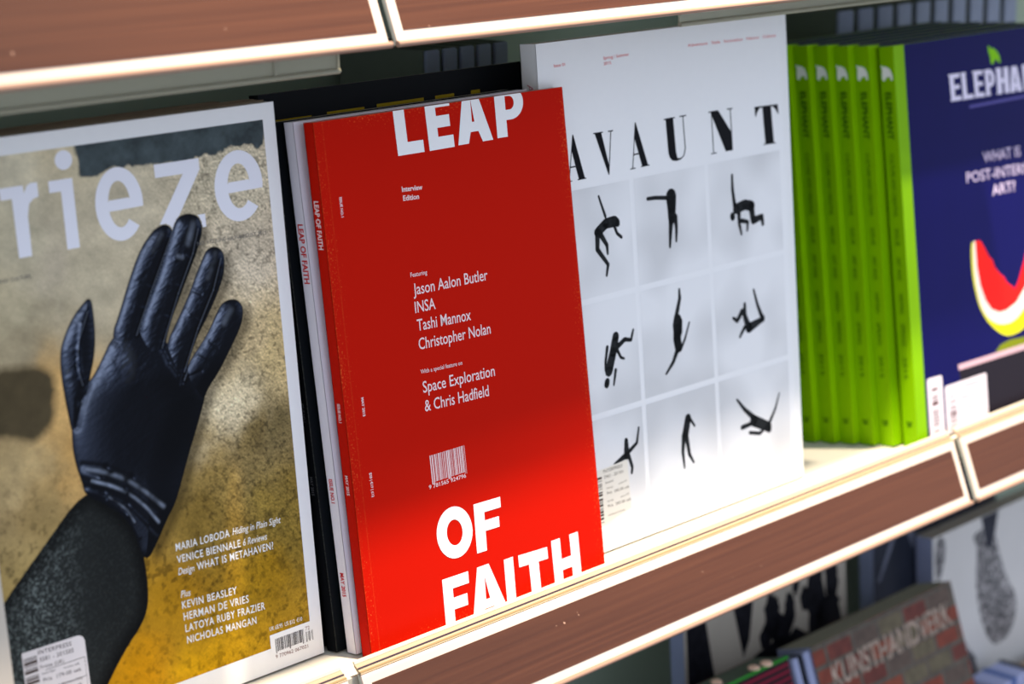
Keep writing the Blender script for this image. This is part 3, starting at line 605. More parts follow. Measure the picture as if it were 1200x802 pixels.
def glove_photo(nx, nz, W, H):
    u = np.linspace(0, W, nx); v = np.linspace(0, H, nz)
    U, V = np.meshgrid(u, v)                                   # rows: v
    n1 = fbm(U, V, 0.05, 4, 3); n2 = fbm(U, V, 0.05, 4, 91)
    wx = (n1 - .5) * 26; wy = (n2 - .5) * 26
    # tone map of the stone, interpolated from sampled patches
    acc = np.zeros(U.shape + (3,)); ws = np.zeros(U.shape)
    for (a, c) in PR['stone_cp']:
        dd = (U + wx - a[0]) ** 2 + (V + wy - a[1]) ** 2
        w_ = 1.0 / (dd + 30) ** 1.6
        wh = tuple(np.interp(a[1], (22, 75), (q0, q1)) for q0, q1 in ((1.15, .64), (0.98, .64), (0.85, .62)))
        acc += w_[..., None] * (srgb_lin(c) / np.array(wh)); ws += w_
    col = acc / ws[..., None]
    # relief of the stone
    fine = fbm(U, V, 0.9, 3, 11, .6); mid = fbm(U, V, 0.16, 4, 23, .55)
    rough_r = np.clip((U - 135 - 30 * (n1 - .5)) / 40, 0, 1) * np.clip((V - 20) / 60, 0.4, 1)
    grain = fbm(U, V, 1.7, 2, 12, .7)
    hgt = mid * 1.5 + fine * (0.25 + 1.5 * rough_r)
    gy, gx = np.gradient(hgt, v[1] - v[0], u[1] - u[0])
    shade = 1.0 + np.clip((gx * 0.5 + gy * 0.9) * (0.22 + 0.22 * rough_r), -.55, .6)
    shade *= 1 + (grain - .5) * (.30 + .35 * rough_r)
    mott = fbm(U, V, 0.11, 3, 201, .6)
    shade *= 1 + (mott - .5) * .5
    shade *= 1 - .45 * rough_r * np.clip((fbm(U, V, 0.5, 2, 71) - .60) * 6, 0, 1)
    shade *= 0.90 + 0.42 * (fbm(U, V, 0.03, 3, 5) - .3)
    # dark pits
    pits = np.clip((fbm(U, V, 0.36, 3, 55, .65) - .54) * 5, 0, 1) * np.clip((160 - V) / 60, 0, 1) * np.clip(.25 + fbm(U, V, .04, 2, 9) * 1.3, 0, 1)
    shade *= 1 - .5 * pits
    col = col * shade[..., None]
    col[..., 2] *= 1 - .38 * np.clip((120 - V) / 60, 0, 1)
    # cast shade of the rock overhang at the top and the dark hollow on the left
    jag = (fbm(U, V, 0.18, 4, 77) - .5) * 5
    k = np.clip((sdf(U + wx * .1, V, PR['g_dark_top']) + jag) / 1.2 + .5, 0, 1)[..., None]
    dk = srgb_lin((52, 60, 62)) / .5 * (0.25 + 1.1 * fbm(U, V, 0.12, 5, 8, .65))[..., None]
    col = col * (1 - k) + dk * k
    k = np.clip((sdf(U, V, smooth_poly(PR['g_dark_left'])) + jag * .6) / 5 + .5, 0, 1)[..., None]
    col = col * (1 - k) + srgb_lin((58, 50, 34)) / .5 * k * (0.8 + .4 * mid[..., None])
    k = np.clip((fbm(U, V, 0.07, 4, 44) - .53) * 7, 0, 1) * np.clip(1 - np.hypot((U - 205) / 24, (V - 60) / 34), 0, 1) * 2
    col = col * (1 - .42 * np.clip(k, 0, 1)[..., None])
    # printed shadow of the hand
    names = ['thumb', 'index', 'middle', 'ring', 'little', 'palm']
    polys = {n: smooth_poly(PR['g_' + n], 2) for n in names + ['sleeve']}
    GROW = 0.9
    allsd = np.full(U.shape, -1e9)
    for n in names[1:]:
        allsd = np.maximum(allsd, sdf(U - 6, V + 3, polys[n]))
    k = np.clip(allsd / 5 + .5, 0, 1)[..., None] * .62
    col = col * (1 - k)
    # sleeve
    sd = sdf(U, V, smooth_poly(PR['g_sleeve'], 2))
    sl = np.array((0.020, 0.023, 0.022)) + 0.17 * np.clip((fbm(U, V, 0.9, 3, 31, .7) - .47) * 3, 0, 1)[..., None] * np.clip(1.2 - np.abs(U - 55 - (V - 45) * .1) / 26, .1, 1)[..., None] * np.array((.85, 1, .95))
    sl = sl * np.clip(sd / 9, .25, 1)[..., None] * (1.1 - .5 * np.clip((U - 60) / 40, 0, 1))[..., None]
    k = np.clip((sd + .3 * (fine - .5)) / .5 + .5, 0, 1)[..., None]
    col = col * (1 - k) + sl * k
    # glove: rounded height of each finger and of the palm, lit from the upper left
    hh = np.zeros(U.shape); mask = np.full(U.shape, -1e9)
    rad = {'thumb': 8, 'index': 7.0, 'middle': 7.5, 'ring': 7.5, 'little': 7.5, 'palm': 24}
    amp = {'thumb': 8, 'index': 8.5, 'middle': 9.5, 'ring': 8.5, 'little': 7.5, 'palm': 13}
    for n in names:
        s = sdf(U, V, polys[n]) + (1.5 if n in ('index', 'middle') else GROW); q = np.clip(s / rad[n], 0, 1)
        hn = amp[n] * np.sqrt(np.clip(1 - (1 - q) ** 2, 0, 1)) * (s > 0)
        hh = np.maximum(hh, hn); mask = np.maximum(mask, s)
    # leather creases across the fingers, seams along them, folds at the wrist
    fing = np.clip((V - 168) / 12, 0, 1)
    wr = fbm(U * .55 + V * .25, V * 1.3 - U * .5, 0.34, 3, 63, .55) * 1.5
    hh = hh + wr * (0.12 + 0.55 * fing) + fbm(U, V, 1.0, 2, 66) * .07
    for (pts, wdt, dep) in FOLDS:
        for i in range(len(pts) - 1):
            a = np.array(pts[i]); c = np.array(pts[i + 1]); e = c - a
            t = np.clip(((U - a[0]) * e[0] + (V - a[1]) * e[1]) / (e @ e), 0, 1)
            dd = np.hypot(U - a[0] - e[0] * t, V - a[1] - e[1] * t)
            hh = hh + dep * np.exp(-(dd / wdt) ** 2)
    gy, gx = np.gradient(hh, v[1] - v[0], u[1] - u[0])
    il = 1 / np.sqrt(1 + gx * gx + gy * gy); nx_, ny_, nz_ = -gx * il, -gy * il, il
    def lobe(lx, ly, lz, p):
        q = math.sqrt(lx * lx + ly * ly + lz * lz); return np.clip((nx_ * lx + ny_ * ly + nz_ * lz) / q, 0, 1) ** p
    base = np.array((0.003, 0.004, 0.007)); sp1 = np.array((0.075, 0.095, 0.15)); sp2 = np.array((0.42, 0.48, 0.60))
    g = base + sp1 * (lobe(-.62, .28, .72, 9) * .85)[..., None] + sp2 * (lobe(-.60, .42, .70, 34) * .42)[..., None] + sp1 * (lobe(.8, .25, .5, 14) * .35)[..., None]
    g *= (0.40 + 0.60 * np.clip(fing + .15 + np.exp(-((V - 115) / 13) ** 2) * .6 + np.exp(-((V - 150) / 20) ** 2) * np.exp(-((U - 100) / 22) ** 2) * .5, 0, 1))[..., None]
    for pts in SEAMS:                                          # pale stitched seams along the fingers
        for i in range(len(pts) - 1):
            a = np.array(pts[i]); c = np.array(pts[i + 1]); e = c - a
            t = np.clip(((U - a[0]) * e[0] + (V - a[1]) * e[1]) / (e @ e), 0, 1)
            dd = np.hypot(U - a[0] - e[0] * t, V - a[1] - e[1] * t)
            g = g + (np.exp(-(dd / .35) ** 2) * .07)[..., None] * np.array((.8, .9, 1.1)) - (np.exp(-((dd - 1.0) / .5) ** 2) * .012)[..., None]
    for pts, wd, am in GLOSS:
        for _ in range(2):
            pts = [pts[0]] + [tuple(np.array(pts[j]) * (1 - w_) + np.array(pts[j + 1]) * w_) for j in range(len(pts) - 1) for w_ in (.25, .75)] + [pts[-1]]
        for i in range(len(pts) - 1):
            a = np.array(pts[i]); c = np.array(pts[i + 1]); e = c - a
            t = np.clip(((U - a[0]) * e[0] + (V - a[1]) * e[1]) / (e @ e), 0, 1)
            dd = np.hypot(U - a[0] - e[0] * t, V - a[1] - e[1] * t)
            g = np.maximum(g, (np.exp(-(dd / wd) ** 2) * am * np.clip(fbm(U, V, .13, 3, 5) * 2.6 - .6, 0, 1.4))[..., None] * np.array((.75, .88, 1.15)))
    g = np.clip(g, 0.0015, 1)
    k = np.clip(mask / .45 + .5, 0, 1)[..., None]
    col = col * (1 - k) + g * k
    return u, v, np.clip(col, 0, 1), mask

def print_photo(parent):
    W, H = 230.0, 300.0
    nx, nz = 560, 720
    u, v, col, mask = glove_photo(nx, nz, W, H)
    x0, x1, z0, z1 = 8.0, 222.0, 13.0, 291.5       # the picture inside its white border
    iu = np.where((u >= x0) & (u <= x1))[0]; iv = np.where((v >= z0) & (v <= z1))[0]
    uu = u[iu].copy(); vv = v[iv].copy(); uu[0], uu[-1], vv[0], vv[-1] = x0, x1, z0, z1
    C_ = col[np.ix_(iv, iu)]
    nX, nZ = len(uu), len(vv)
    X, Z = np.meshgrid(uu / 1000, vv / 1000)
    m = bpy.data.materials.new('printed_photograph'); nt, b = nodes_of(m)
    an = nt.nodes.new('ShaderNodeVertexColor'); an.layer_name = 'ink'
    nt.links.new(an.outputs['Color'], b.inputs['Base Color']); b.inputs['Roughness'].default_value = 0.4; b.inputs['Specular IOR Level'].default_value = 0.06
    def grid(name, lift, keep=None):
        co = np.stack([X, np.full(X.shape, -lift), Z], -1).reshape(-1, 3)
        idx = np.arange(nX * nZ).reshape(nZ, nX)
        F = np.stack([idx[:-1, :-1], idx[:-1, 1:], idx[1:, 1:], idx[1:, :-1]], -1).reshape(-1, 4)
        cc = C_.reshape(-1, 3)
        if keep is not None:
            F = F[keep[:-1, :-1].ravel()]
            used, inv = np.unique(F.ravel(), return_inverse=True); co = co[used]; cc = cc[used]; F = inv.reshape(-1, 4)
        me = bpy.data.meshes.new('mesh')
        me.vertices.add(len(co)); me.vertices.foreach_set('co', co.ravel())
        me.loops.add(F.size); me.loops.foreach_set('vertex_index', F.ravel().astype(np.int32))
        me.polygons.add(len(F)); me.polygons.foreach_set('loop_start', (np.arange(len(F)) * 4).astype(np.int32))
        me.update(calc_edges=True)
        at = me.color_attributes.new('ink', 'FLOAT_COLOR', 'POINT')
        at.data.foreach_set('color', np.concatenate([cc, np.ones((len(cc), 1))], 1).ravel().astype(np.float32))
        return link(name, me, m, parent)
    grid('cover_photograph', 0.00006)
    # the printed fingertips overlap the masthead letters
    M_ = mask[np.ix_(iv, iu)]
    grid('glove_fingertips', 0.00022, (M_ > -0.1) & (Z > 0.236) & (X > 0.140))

FOLDS = [([[90.4,133.6],[101.1,128.4],[113.6,119.8],[129.5,103.1]],2.0,1.6),
    ([[91.5,126.9],[102.3,122.1],[115.2,112.8],[130.9,93.4]],1.6,-1.6),
    ([[91.9,137.9],[105.2,133.5],[119.4,125.0],[136.3,106.7]],1.5,-1.0),
    ([[103.5,116.6],[114.4,106.4],[119.5,94.1]],1.2,1.3),
    ([[158.4,228.2],[164.4,229.4],[167.3,227.6]],1.0,0.8),
    ([[154.9,216.6],[160.3,214.0]],0.9,0.6),
    ([[146.0,204.3],[152.4,201.0]],0.9,-0.6),
    ([[172.4,208.4],[167.4,211.5]],0.9,-0.7),
    ([[163.7,199.0],[170.7,194.2]],0.9,0.7),
    ([[174.8,183.7],[179.7,179.2]],0.9,-0.6),
    ([[166.4,177.3],[173.4,172.9]],0.9,0.6),
    ([[167.6,169.6],[156.1,167.4]],1.0,-1.0),
    ([[145.1,184.9],[147.9,177.9],[152.7,170.3]],1.2,-1.1),
    ([[137.3,220.8],[143.1,218.2]],0.9,-0.5),
    ([[131.7,209.0],[137.6,207.1]],0.9,0.5),
    ([[156.9,169.5],[154.8,165.5]],1,-1.5),
    ([[99.8,175.8],[95.0,169.2],[91.0,157.3]],2.2,-2.4),
    ([[100.4,206.1],[96.9,194.1],[96.4,179.5]],1.2,1.2)]
SEAMS = [[[159.3,244.0],[152.6,232.1],[142.2,214.9],[130.9,195.0]],[[174.4,241.7],[169.7,229.8],[158.4,211.3],[146.7,189.0],[145.2,185.8]],[[186.9,224.5],[180.1,209.3],[168.2,191.6],[157.1,171.2]],[[181.8,196.6],[174.1,187.4],[161.9,175.6],[156.5,166.9]],[[104.5,211.6],[97.4,198.2],[94.9,186.9],[97.0,176.4]]]
GLOSS = [([[93.1,135.5],[106.4,130.7],[121.4,121.0],[136.1,105.9]],1.1,0.2),([[96.1,128.8],[110.3,122.3],[124.2,110.6],[132.1,98.9]],0.8,0.26),([[104.8,118.4],[113.9,110.5],[118.0,102.4]],0.6,0.2),([[123.0,189.2],[123.9,180.4],[120.9,172.4]],5.0,0.035),([[94.4,205.1],[90.2,195.4],[89.1,183.1]],1.6,0.07),([[160.2,230.0],[163.2,228.7]],1.2,0.12),([[171.6,244.8],[167.2,235.4]],1.8,0.1),([[183.4,227.3],[177.2,216.4]],1.8,0.08),([[189.7,197.9],[184.5,191.7]],2,0.08),([[151.3,242.2],[141.6,230.8]],1.8,0.06)]

# ------------------------------------------------------------------ 1: the magazine with the gloved hand
TH = 0.006
fz_pages = mat('brown_page_edges', (120, 104, 90), 0.8, 0.2, 500, stretch=(1, 30, 1))
fz = magazine('magazine', 'magazine with a black leather gloved hand on rough stone, pale lowercase masthead', (0.4401, 0.8061, 0), 4.33, 0.230, 0.300, TH, white_paper, pages=fz_pages)
print_photo(fz)
lav = mat('pale_lavender_ink', (232, 232, 240), 0.4, 0.01)
P = []
P += letters([PR['frieze'][0]], .36, .17)
P[-1:] = [([(64.0, 271.0), (70.0, 271.0), (70.3, 243), (77.4, 243), (77.6, 262), (79, 267.5), (81.5, 269.6), (84.5, 270.3), (84.5, 277), (81, 277.2), (78.6, 276), (76.9, 272.8), (76.7, 276.6), (63.8, 276.6)], [])]
P += [([(90.6, 271.0), (97.0, 271.0), (97.0, 243), (104.0, 243), (104.0, 276.6), (90.6, 276.6)], []), (arc(100.3, 285.6, 4.9, 4.7, 0, 360, 24)[:-1], [])]
P += letters([(c, (a[0] - .8, a[1] - .4), (b_[0] + .8, b_[1] - .4), (t_[0] - .8, t_[1] + .6)) for c, a, b_, t_ in PR['frieze'][2:]], .27, .19, over={'z': (.2, .19)})
printed('masthead', P, lav, fz, 0.13)
# the fingertips overlap the masthead: the glove print is repeated in the photograph only, so cut the letter z short
printed_text('cover_lines', PR['t_fr'], ink_white, fz)
printed_text('issue_line', PR['t_fr_dark'], ink_grey, fz)
bp_ = printed('barcode_panel', [rect(194.2, 9, 223, 20.3)], white_paper, fz, 0.10)
printed('barcode', bars(197.4, 217.2, 10.3, 17.4, 3) + bars(218.4, 223.4, 10.5, 15.2, 5, 8), mat('barcode_ink', (40, 32, 36), .5), bp_, 0.16)
printed_text('barcode_digits', [('9 770962 067021', (196.8, 6.7), (219.2, 6.2), (196.8, 8.6)), ('72', (218.4, 15.9), (221.4, 15.9), (218.4, 18.0))], mat('barcode_digit_ink', (120, 70, 60), .5), bp_)
st = printed('price_sticker', [([(46.2, 12), (82.3, 12), (81.6, 51.5), (81.0, 53.2), (79.6, 54.5), (78, 55.0), (46.2, 55.3)], [])], sticker_white, fz, 0.15)
printed_text('sticker_print', [l + ('b',) for l in PR['fr_stick_t']], mat('sticker_ink', (70, 52, 50), .6), st, lift=0.19)
printed('sticker_barcode', hbars(46.8, 54.2, 14, 53.5, 8, 22) + [rect(58.0, 43.2, 80.6, 43.5), rect(58.0, 33.6, 80.6, 33.9), rect(58.0, 24.4, 80.6, 24.7), rect(80.4, 24.4, 80.6, 43.5)], mat('sticker_bar_ink', (74, 60, 54), .6), st, 0.19)

fz_blank = mat('folded_magazine_cover', (128, 112, 92), 0.45, 0.15, 40)
base = None
for i in range(3):
    loc = (0.4395 - 0.001 * i, 0.8061 + 0.0066 * (i + 1), 0)
    lab = ['thin copy directly behind the gloved-hand magazine, only its brown top edge showing',
           'second thin copy behind the gloved-hand magazine, a sliver of top edge',
           'rearmost thin copy in the stack behind the gloved-hand magazine'][i]
    if base is None:
        base = magazine('magazine', lab, loc, 4.33, 0.2295, 0.3005, TH, fz_blank, pages=fz_pages, group='copies stacked behind the gloved-hand magazine'); o = base
    else:
        o = base.copy(); COL.objects.link(o); o.location = loc; o['label'] = lab
        for ch in base.children:
            c = ch.copy(); COL.objects.link(c); c.parent = o
            if i == 2: c.scale.x = 0.93

# a pale magazine standing in front at the left edge of the frame
wm = magazine('magazine', 'pale beige magazine in front at the far left edge, bottom corner of the picture', (0.247, 0.7835, 0), 5.0, 0.2210, 0.29, 0.005, mat('pale_beige_cover', (196, 186, 172), 0.35, 0.04, 25))

# ------------------------------------------------------------------ 2: the red magazine and the copies behind it
BLr = (0.6818, 0.7803, 0); Wl, Hl, Tl = 0.1893, 0.2900, 0.0078
red = worn('red_worn_cover', (190, 19, 2), (226, 92, 40), 0.42, 0.026, Wl, Hl, 0.45, crease=[(0.0, 0.0006, 1.1), (0.0062, 0.0005, 0.9)])
red_spine = mat('red_spine', (190, 19, 2), 0.42, 0.05, 300)
lp = magazine('magazine', 'bright red worn magazine with large white capitals, standing frontmost in the middle', BLr, 6.2, Wl, Hl, Tl, red, spine=red_spine)
word1 = letters([(c, a, b_, (t_[0], t_[1] + 4.5) if a[1] > 200 else t_) for c, a, b_, t_ in PR['leap'][:4]], .38, .23, over={'A': (.30, .21), 'P': (.36, .20), 'E': (.40, .23), 'L': (.41, .23)})
low = [(c, (a[0], a[1] - 3.6) if a[1] < 5 else a, (b_[0], b_[1] - 3.6) if a[1] < 5 else b_, t_) for c, a, b_, t_ in PR['leap'][4:]]
word2 = letters([low[0]], .28, .25) + letters([low[1]], .37, .215)
word3 = letters(low[2:], .37, .215, over={'A': (.28, .2), 'T': (.33, .23), 'H': (.32, .21), 'I': (.5, .2)})
for w_ in (word1, word2, word3):
    o = printed('title_lettering', w_, ink_white, lp, 0.12); clip_z('', 0.3, 290.0, o)
pink = mat('pink_white_ink', (238, 214, 214), 0.45)
printed_text('cover_lines', [l + ('h',) if l[0] in ('Interview', 'Edition') else l + ('m',) for l in PR['t_leap']], pink, lp)
printed('barcode', bars(56.6, 83.6, 84.6, 99.8, 11), pink, lp, 0.14)
printed_text('barcode_digits', [('9 781565 924796', (53.8, 81.4), (82.4, 81.5), (53.8, 83.6), 'm')], pink, lp)
def vertical_lines(name, lines, m, parent, weight=0.02):
    V, F = [], []
    for s, x, z1, z0, h in lines:
        v, fc = text_polys_mesh([(s, (0, 0), (z1 - z0, 0), (0, 1), 'h')], weight); base_ = len(V)
        V += [((x + b_ * h) / 1000, -0.00014, (z1 - a) / 1000) for a, b_ in v]; F += [tuple(base_ + i for i in p) for p in fc]
    return link(name, mesh(V, F), m, parent)
vertical_lines('side_lines', [('ISSUE NO.1', 12.2, 249.4, 238.8, 1.6), ('MAY 2015', 12.2, 141.8, 131.5, 1.6), ('$20 | €17 | £12', 12.2, 100.5, 87.0, 1.6)], pink, lp)
spine_text('spine_lettering', [('LEAP OF FAITH', 249.0, 223.4, 6.0, 2.6, 'h'), ('ISSUE NO.1', 140.6, 130.4, 5.4, 3.4, 'h'), ('MAY 2015', 101.4, 90.6, 5.4, 3.4, 'h')], Tl, pink, lp)

white_cov = mat('white_matt_cover', (228, 224, 232), 0.4, 0.01)
cw = magazine('magazine', 'white-spined magazine with red spine lettering, directly behind the red magazine', (0.6800, 0.7908, 0), 6.9, 0.1760, Hl - .0004, Tl, white_cov)
spine_text('spine_lettering', [('LEAP OF FAITH', 235.9, 204.1, 5.9, 1.8, 'h'), ('ISSUE NO.1', 97.7, 84.4, 5.6, 2.8, 'h'), ('MAY 2015', 45.4, 32.0, 5.6, 2.8, 'h')], Tl, ink_red, cw)
blk = worn('black_worn_cover', (16, 19, 22), (90, 92, 84), 0.36, 0.002, Wl, Hl, 0.2, crease=[(0.0, 0.0009, 1.8)])
cb = magazine('magazine', 'thin black-spined magazine between the gloved-hand magazine and the white spine', (0.6747, 0.8010, 0), 6.9, 0.1800, Hl - .001, Tl, blk, spine=mat('black_spine', (15, 17, 20), .35, .05))
spine_text('spine_lettering', [('ISSUE NO.1', 138.7, 128.4, 4.8, 2.6, 'h'), ('MAY 2015', 98.2, 87.8, 4.8, 2.6, 'h')], Tl, ink_grey, cb)

tall = magazine('magazine', 'tall black magazine behind the red one, yellow letter tops on its cover', (0.676, 0.8125, 0), 6.9, 0.205, 0.3025, 0.0075, mat('black_satin_cover', (17, 19, 22), 0.42, 0.03))
yel = mat('mustard_ink', (150, 128, 22), 0.5)
printed('yellow_lettering', [rect(9.8, 268, 34.8, 288.2), rect(45.8, 268, 73.0, 288.8), rect(82.2, 268, 118.0, 289.3), rect(127, 268, 142, 289.4), rect(155.6, 268, 163, 289.6)], yel, tall)

# ------------------------------------------------------------------ 3: the white magazine with nine falling figures
Wa, Ha, Ta = 0.2408, 0.3143, 0.0130
def curl(x): return 0.0 if x < 228.5 else 0.0022 * ((x - 228.5) / 12.3) ** 1.6
av = magazine('magazine', 'white magazine with nine small falling figures in grey squares', (0.858, 0.7984, 0), 3.95, Wa, Ha, Ta, mat('white_silk_cover', (238, 238, 238), 0.3, 0.006, 200), bend=curl)
P = letters(PR['avaunt'], .3, .2, lower=True)
for one in PR['avaunt']:
    printed('title_letter', letters([one], .3, .2, lower=True), mat('deep_black_ink', (12, 13, 18), 0.35), av)
printed_text('cover_lines', [l + ('m',) for l in PR['t_av']], mat('coral_ink', (226, 120, 120), .5), av)
spine_text('spine_lettering', [('AVAUNT', 291, 262, 8.5, 4.0, '')], Ta, mat('pale_red_ink', (206, 130, 140), .5), av)
cellm = bpy.data.materials.new('grey_photo_ground'); nt, b = nodes_of(cellm)
tc = nt.nodes.new('ShaderNodeTexCoord'); nz = nt.nodes.new('ShaderNodeTexNoise'); nz.inputs['Scale'].default_value = 18; nz.inputs['Detail'].default_value = 1
cr = nt.nodes.new('ShaderNodeValToRGB'); cr.color_ramp.elements[0].color = lin((208, 208, 208)) + (1,); cr.color_ramp.elements[1].color = lin((232, 232, 232)) + (1,)
cr.color_ramp.elements[0].position = 0.35; cr.color_ramp.elements[1].position = 0.6
nt.links.new(tc.outputs['Object'], nz.inputs['Vector']); nt.links.new(nz.outputs['Fac'], cr.inputs[0]); nt.links.new(cr.outputs[0], b.inputs['Base Color']); b.inputs['Roughness'].default_value = 0.35
xs = [(7.0, 74.6), (78.6, 147.0), (150.9, 225.4)]; zs = [(159.6, 226.0), (87.8, 156.0), (16.5, 84.0)]
for zr in zs:
    for xr in xs:
        printed('photo_square', [rect(xr[0], zr[0], xr[1], zr[1])], cellm, av, 0.08)
P = []
for pts, w0, w1 in PR['figs']: P += limb(pts, w0, w1)
fig_ink = mat('figure_ink', (34, 36, 38), .45, 0.5, 900)
# one printed figure per square
groups = [[] for _ in range(9)]
for pts, w0, w1 in PR['figs']:
    c = sum(p[0] for p in pts) / len(pts); q = sum(p[1] for p in pts) / len(pts)
    col = 0 if c < 76.6 else (1 if c < 149 else 2); row = 0 if q > 157.8 else (1 if q > 86 else 2)
    groups[row * 3 + col] += limb(pts, w0, w1)
for g in groups: printed('printed_figure', g, fig_ink, av, 0.13)
S = PR['av_stick']
st = printed('price_sticker', [([tuple(S[0]), tuple(S[1]), (59.6, 22), (31.0, 17.0), (27, 17), (27, 52.3)], [])], mat('pale_sticker', (222, 218, 208), .5), av, 0.15)
printed_text('sticker_print', [l + ('b',) for l in PR['av_stick_t']], mat('sticker_grey_ink', (104, 96, 84), .6), st, lift=0.19)
printed('sticker_barcode', hbars(28.5, 34.0, 19, 49.5, 21, 18), mat('sticker_bar_ink', (74, 60, 54), .6), st, 0.19)

# ------------------------------------------------------------------ 4: the green-spined stack, navy cover in front
We, He, Te = 0.222, 0.286, 0.0118
green = mat('bright_green_stock', (124, 176, 2), 0.38, 0.02, 60)
navy = mat('navy_cover_ink', (12, 11, 76), 0.36, 0.04, 30)
dark_green_ink = mat('dark_green_ink', (38, 84, 12), 0.5)
def green_mag(label, loc, grp=True):
    t = magazine('magazine', label, loc, 6.2, We, He, Te, green, pages=mat('mauve_page_edges', (120, 110, 112), .8, .1, 400, stretch=(1, 20, 1)), spine_round=0.0003)
    # small white animal mark at the head of the spine, dark lettering down it
    k = 1.0
    prof = [(-4.2, 262.5), (-4.4, 266), (-4.0, 270.0), (-4.9, 272.6), (-4.4, 273.4), (-3.3, 271.8), (-1.8, 272.2), (0.4, 271.6), (2.6, 270.0), (4.2, 266.5), (4.4, 262.6), (3.0, 262.4), (2.2, 265.0), (-1.2, 264.4), (-2.0, 262.2)]
    V, F = tess([([(-a, z_) for a, z_ in prof], [])])
    link('spine_mark', mesh([(-0.00052, (Te * 500 + a) / 1000, (z_) / 1000) for a, z_ in V], F), ink_white, t)
    spine_text('spine_lettering', [('ELEPHANT', 254, 221, 8.2, 3.6, 'h'), ('CULTURE AND CREATIVE', 211, 167, 7.6, 4.6, ''), ('ISSUE', 158, 146, 7.6, 4.6, ''), ('ART AND', 138, 121, 7.6, 4.6, ''), ('WRITING', 112, 97, 7.6, 4.6, ''), ('SPRING', 90, 74, 7.6, 4.6, ''), ('2015', 66, 50, 7.6, 4.6, ''), ('24', 19, 15, 8.0, 3.6, 'h')], Te, dark_green_ink, t, x=-0.00056)
    printed('cover_ground', [rect(13.0, 0.3, 221.9, 285.9)], navy, t, 0.07)
    return t
el = green_mag('navy magazine with a slice of watermelon, front of the green stack', (0.2031 + 1, 0.7768, 0))
printed('title_lettering', letters(PR['eleph'] + [('N', [168.2, 239], [186, 238.6], [166.8, 258]), ('T', [187, 238.6], [203, 238.2], [186, 257.8])], .40, .16), mat('lilac_white_ink', (226, 218, 236), .45), el)
# serifs of the title
ser = []
for c, a, b_, t_ in PR['eleph'][:5]:
    ser += [rect(a[0] - 1.2, a[1], a[0] + 6.2, a[1] + 1.2), rect(t_[0] - 1.2, t_[1] - 1.2, t_[0] + 6.2, t_[1])]
printed('title_serifs', ser, MATS['lilac_white_ink'], el, 0.14)
printed('title_rule', [rect(92, 233.2, 186, 235.2)], mat('dim_violet_ink', (90, 84, 150), .5), el)
printed('animal_mark', [([(124, 262.5), (123.4, 268), (121.5, 272), (121.0, 276.2), (123.2, 275.4), (125, 273.4), (128, 274.0), (133, 271), (136.5, 267), (137.2, 262.4), (133.6, 262.6), (133, 265), (128.6, 264.6), (128.2, 262.4)], [])], mat('lime_ink', (130, 196, 20), .5), el)
printed_text('cover_lines', [l + ('m',) for l in PR['t_el']], mat('lilac_ink', (206, 190, 214), .5), el)
printed('printed_table', [([(58.1, 45.0), (221, 43.0), (221, 0.5), (66, 0.5)], [])], mat('near_black_ink', (34, 30, 38), .45), el, 0.09)
printed('table_edge', [([(57.3, 49.4), (221, 46.5), (221, 42.2), (58.0, 45.1)], [])], mat('dusty_pink_ink', (206, 170, 178), .45), el, 0.12)
printed('melon_reflection', [(PR['melon_reflection'], [])], mat('olive_ink', (120, 130, 20), .45), el, 0.10)
printed('melon_rind', [(smooth_poly(PR['melon_rind'], 1), [])], mat('rind_ink', (216, 214, 26), .4, .15, 90), el, 0.11)
printed('melon_pith', [(smooth_poly(PR['melon_white'], 1), [])], mat('pith_ink', (248, 228, 214), .4), el, 0.14)
printed('melon_flesh', [(PR['melon_red'], [])], mat('flesh_ink', (240, 30, 24), .4, .05, 90), el, 0.17)
for nm, x0, x1, z1, sd_ in (('price_sticker', 16.0, 35.4, 46.8, 31), ('price_sticker', 38.2, 94.2, 37.0, 32)):
    st = printed(nm, [([(x0, 1), (x1, 1), (x1, z1 - 1.5), (x1 - 1.5, z1 - .6), (x0 + 1.5, z1), (x0, z1 - 1.5)], [])], mat('lilac_sticker', (226, 216, 222), .5), el, 0.15)
    printed('sticker_barcode', hbars(x0 + 5, x0 + (13 if x1 - x0 < 30 else 14), 2, z1 - 7, sd_, 12), mat('faded_bar_ink', (96, 70, 70), .6), st, 0.19)
printed_text('sticker_print', [('INTERPRESS', (58, 31), (86, 30), (58, 34)), ('Pris 145.00 sek', (56, 14), (90, 13), (56, 17.5)), ('Elephant', (58, 23), (80, 22.5), (58, 26))], mat('faint_ink', (150, 128, 130), .6), st, lift=0.19)
ords = ['first', 'second', 'third', 'fourth', 'fifth', 'sixth']
gb = None
for k in range(1, 7):
    loc = (1.2031 - 0.0072 * k - 0.0012, 0.7768 + 0.0121 * k + 0.0026, 0)
    lab = 'bright green magazine spine, %s copy behind the navy watermelon cover' % ords[k - 1]
    if gb is None: gb = green_mag(lab, loc); gb['group'] = 'green spines behind the navy cover'
    else:
        o = gb.copy(); COL.objects.link(o); o.location = loc; o['label'] = lab
        for ch in gb.children:
            c = ch.copy(); COL.objects.link(c); c.parent = o

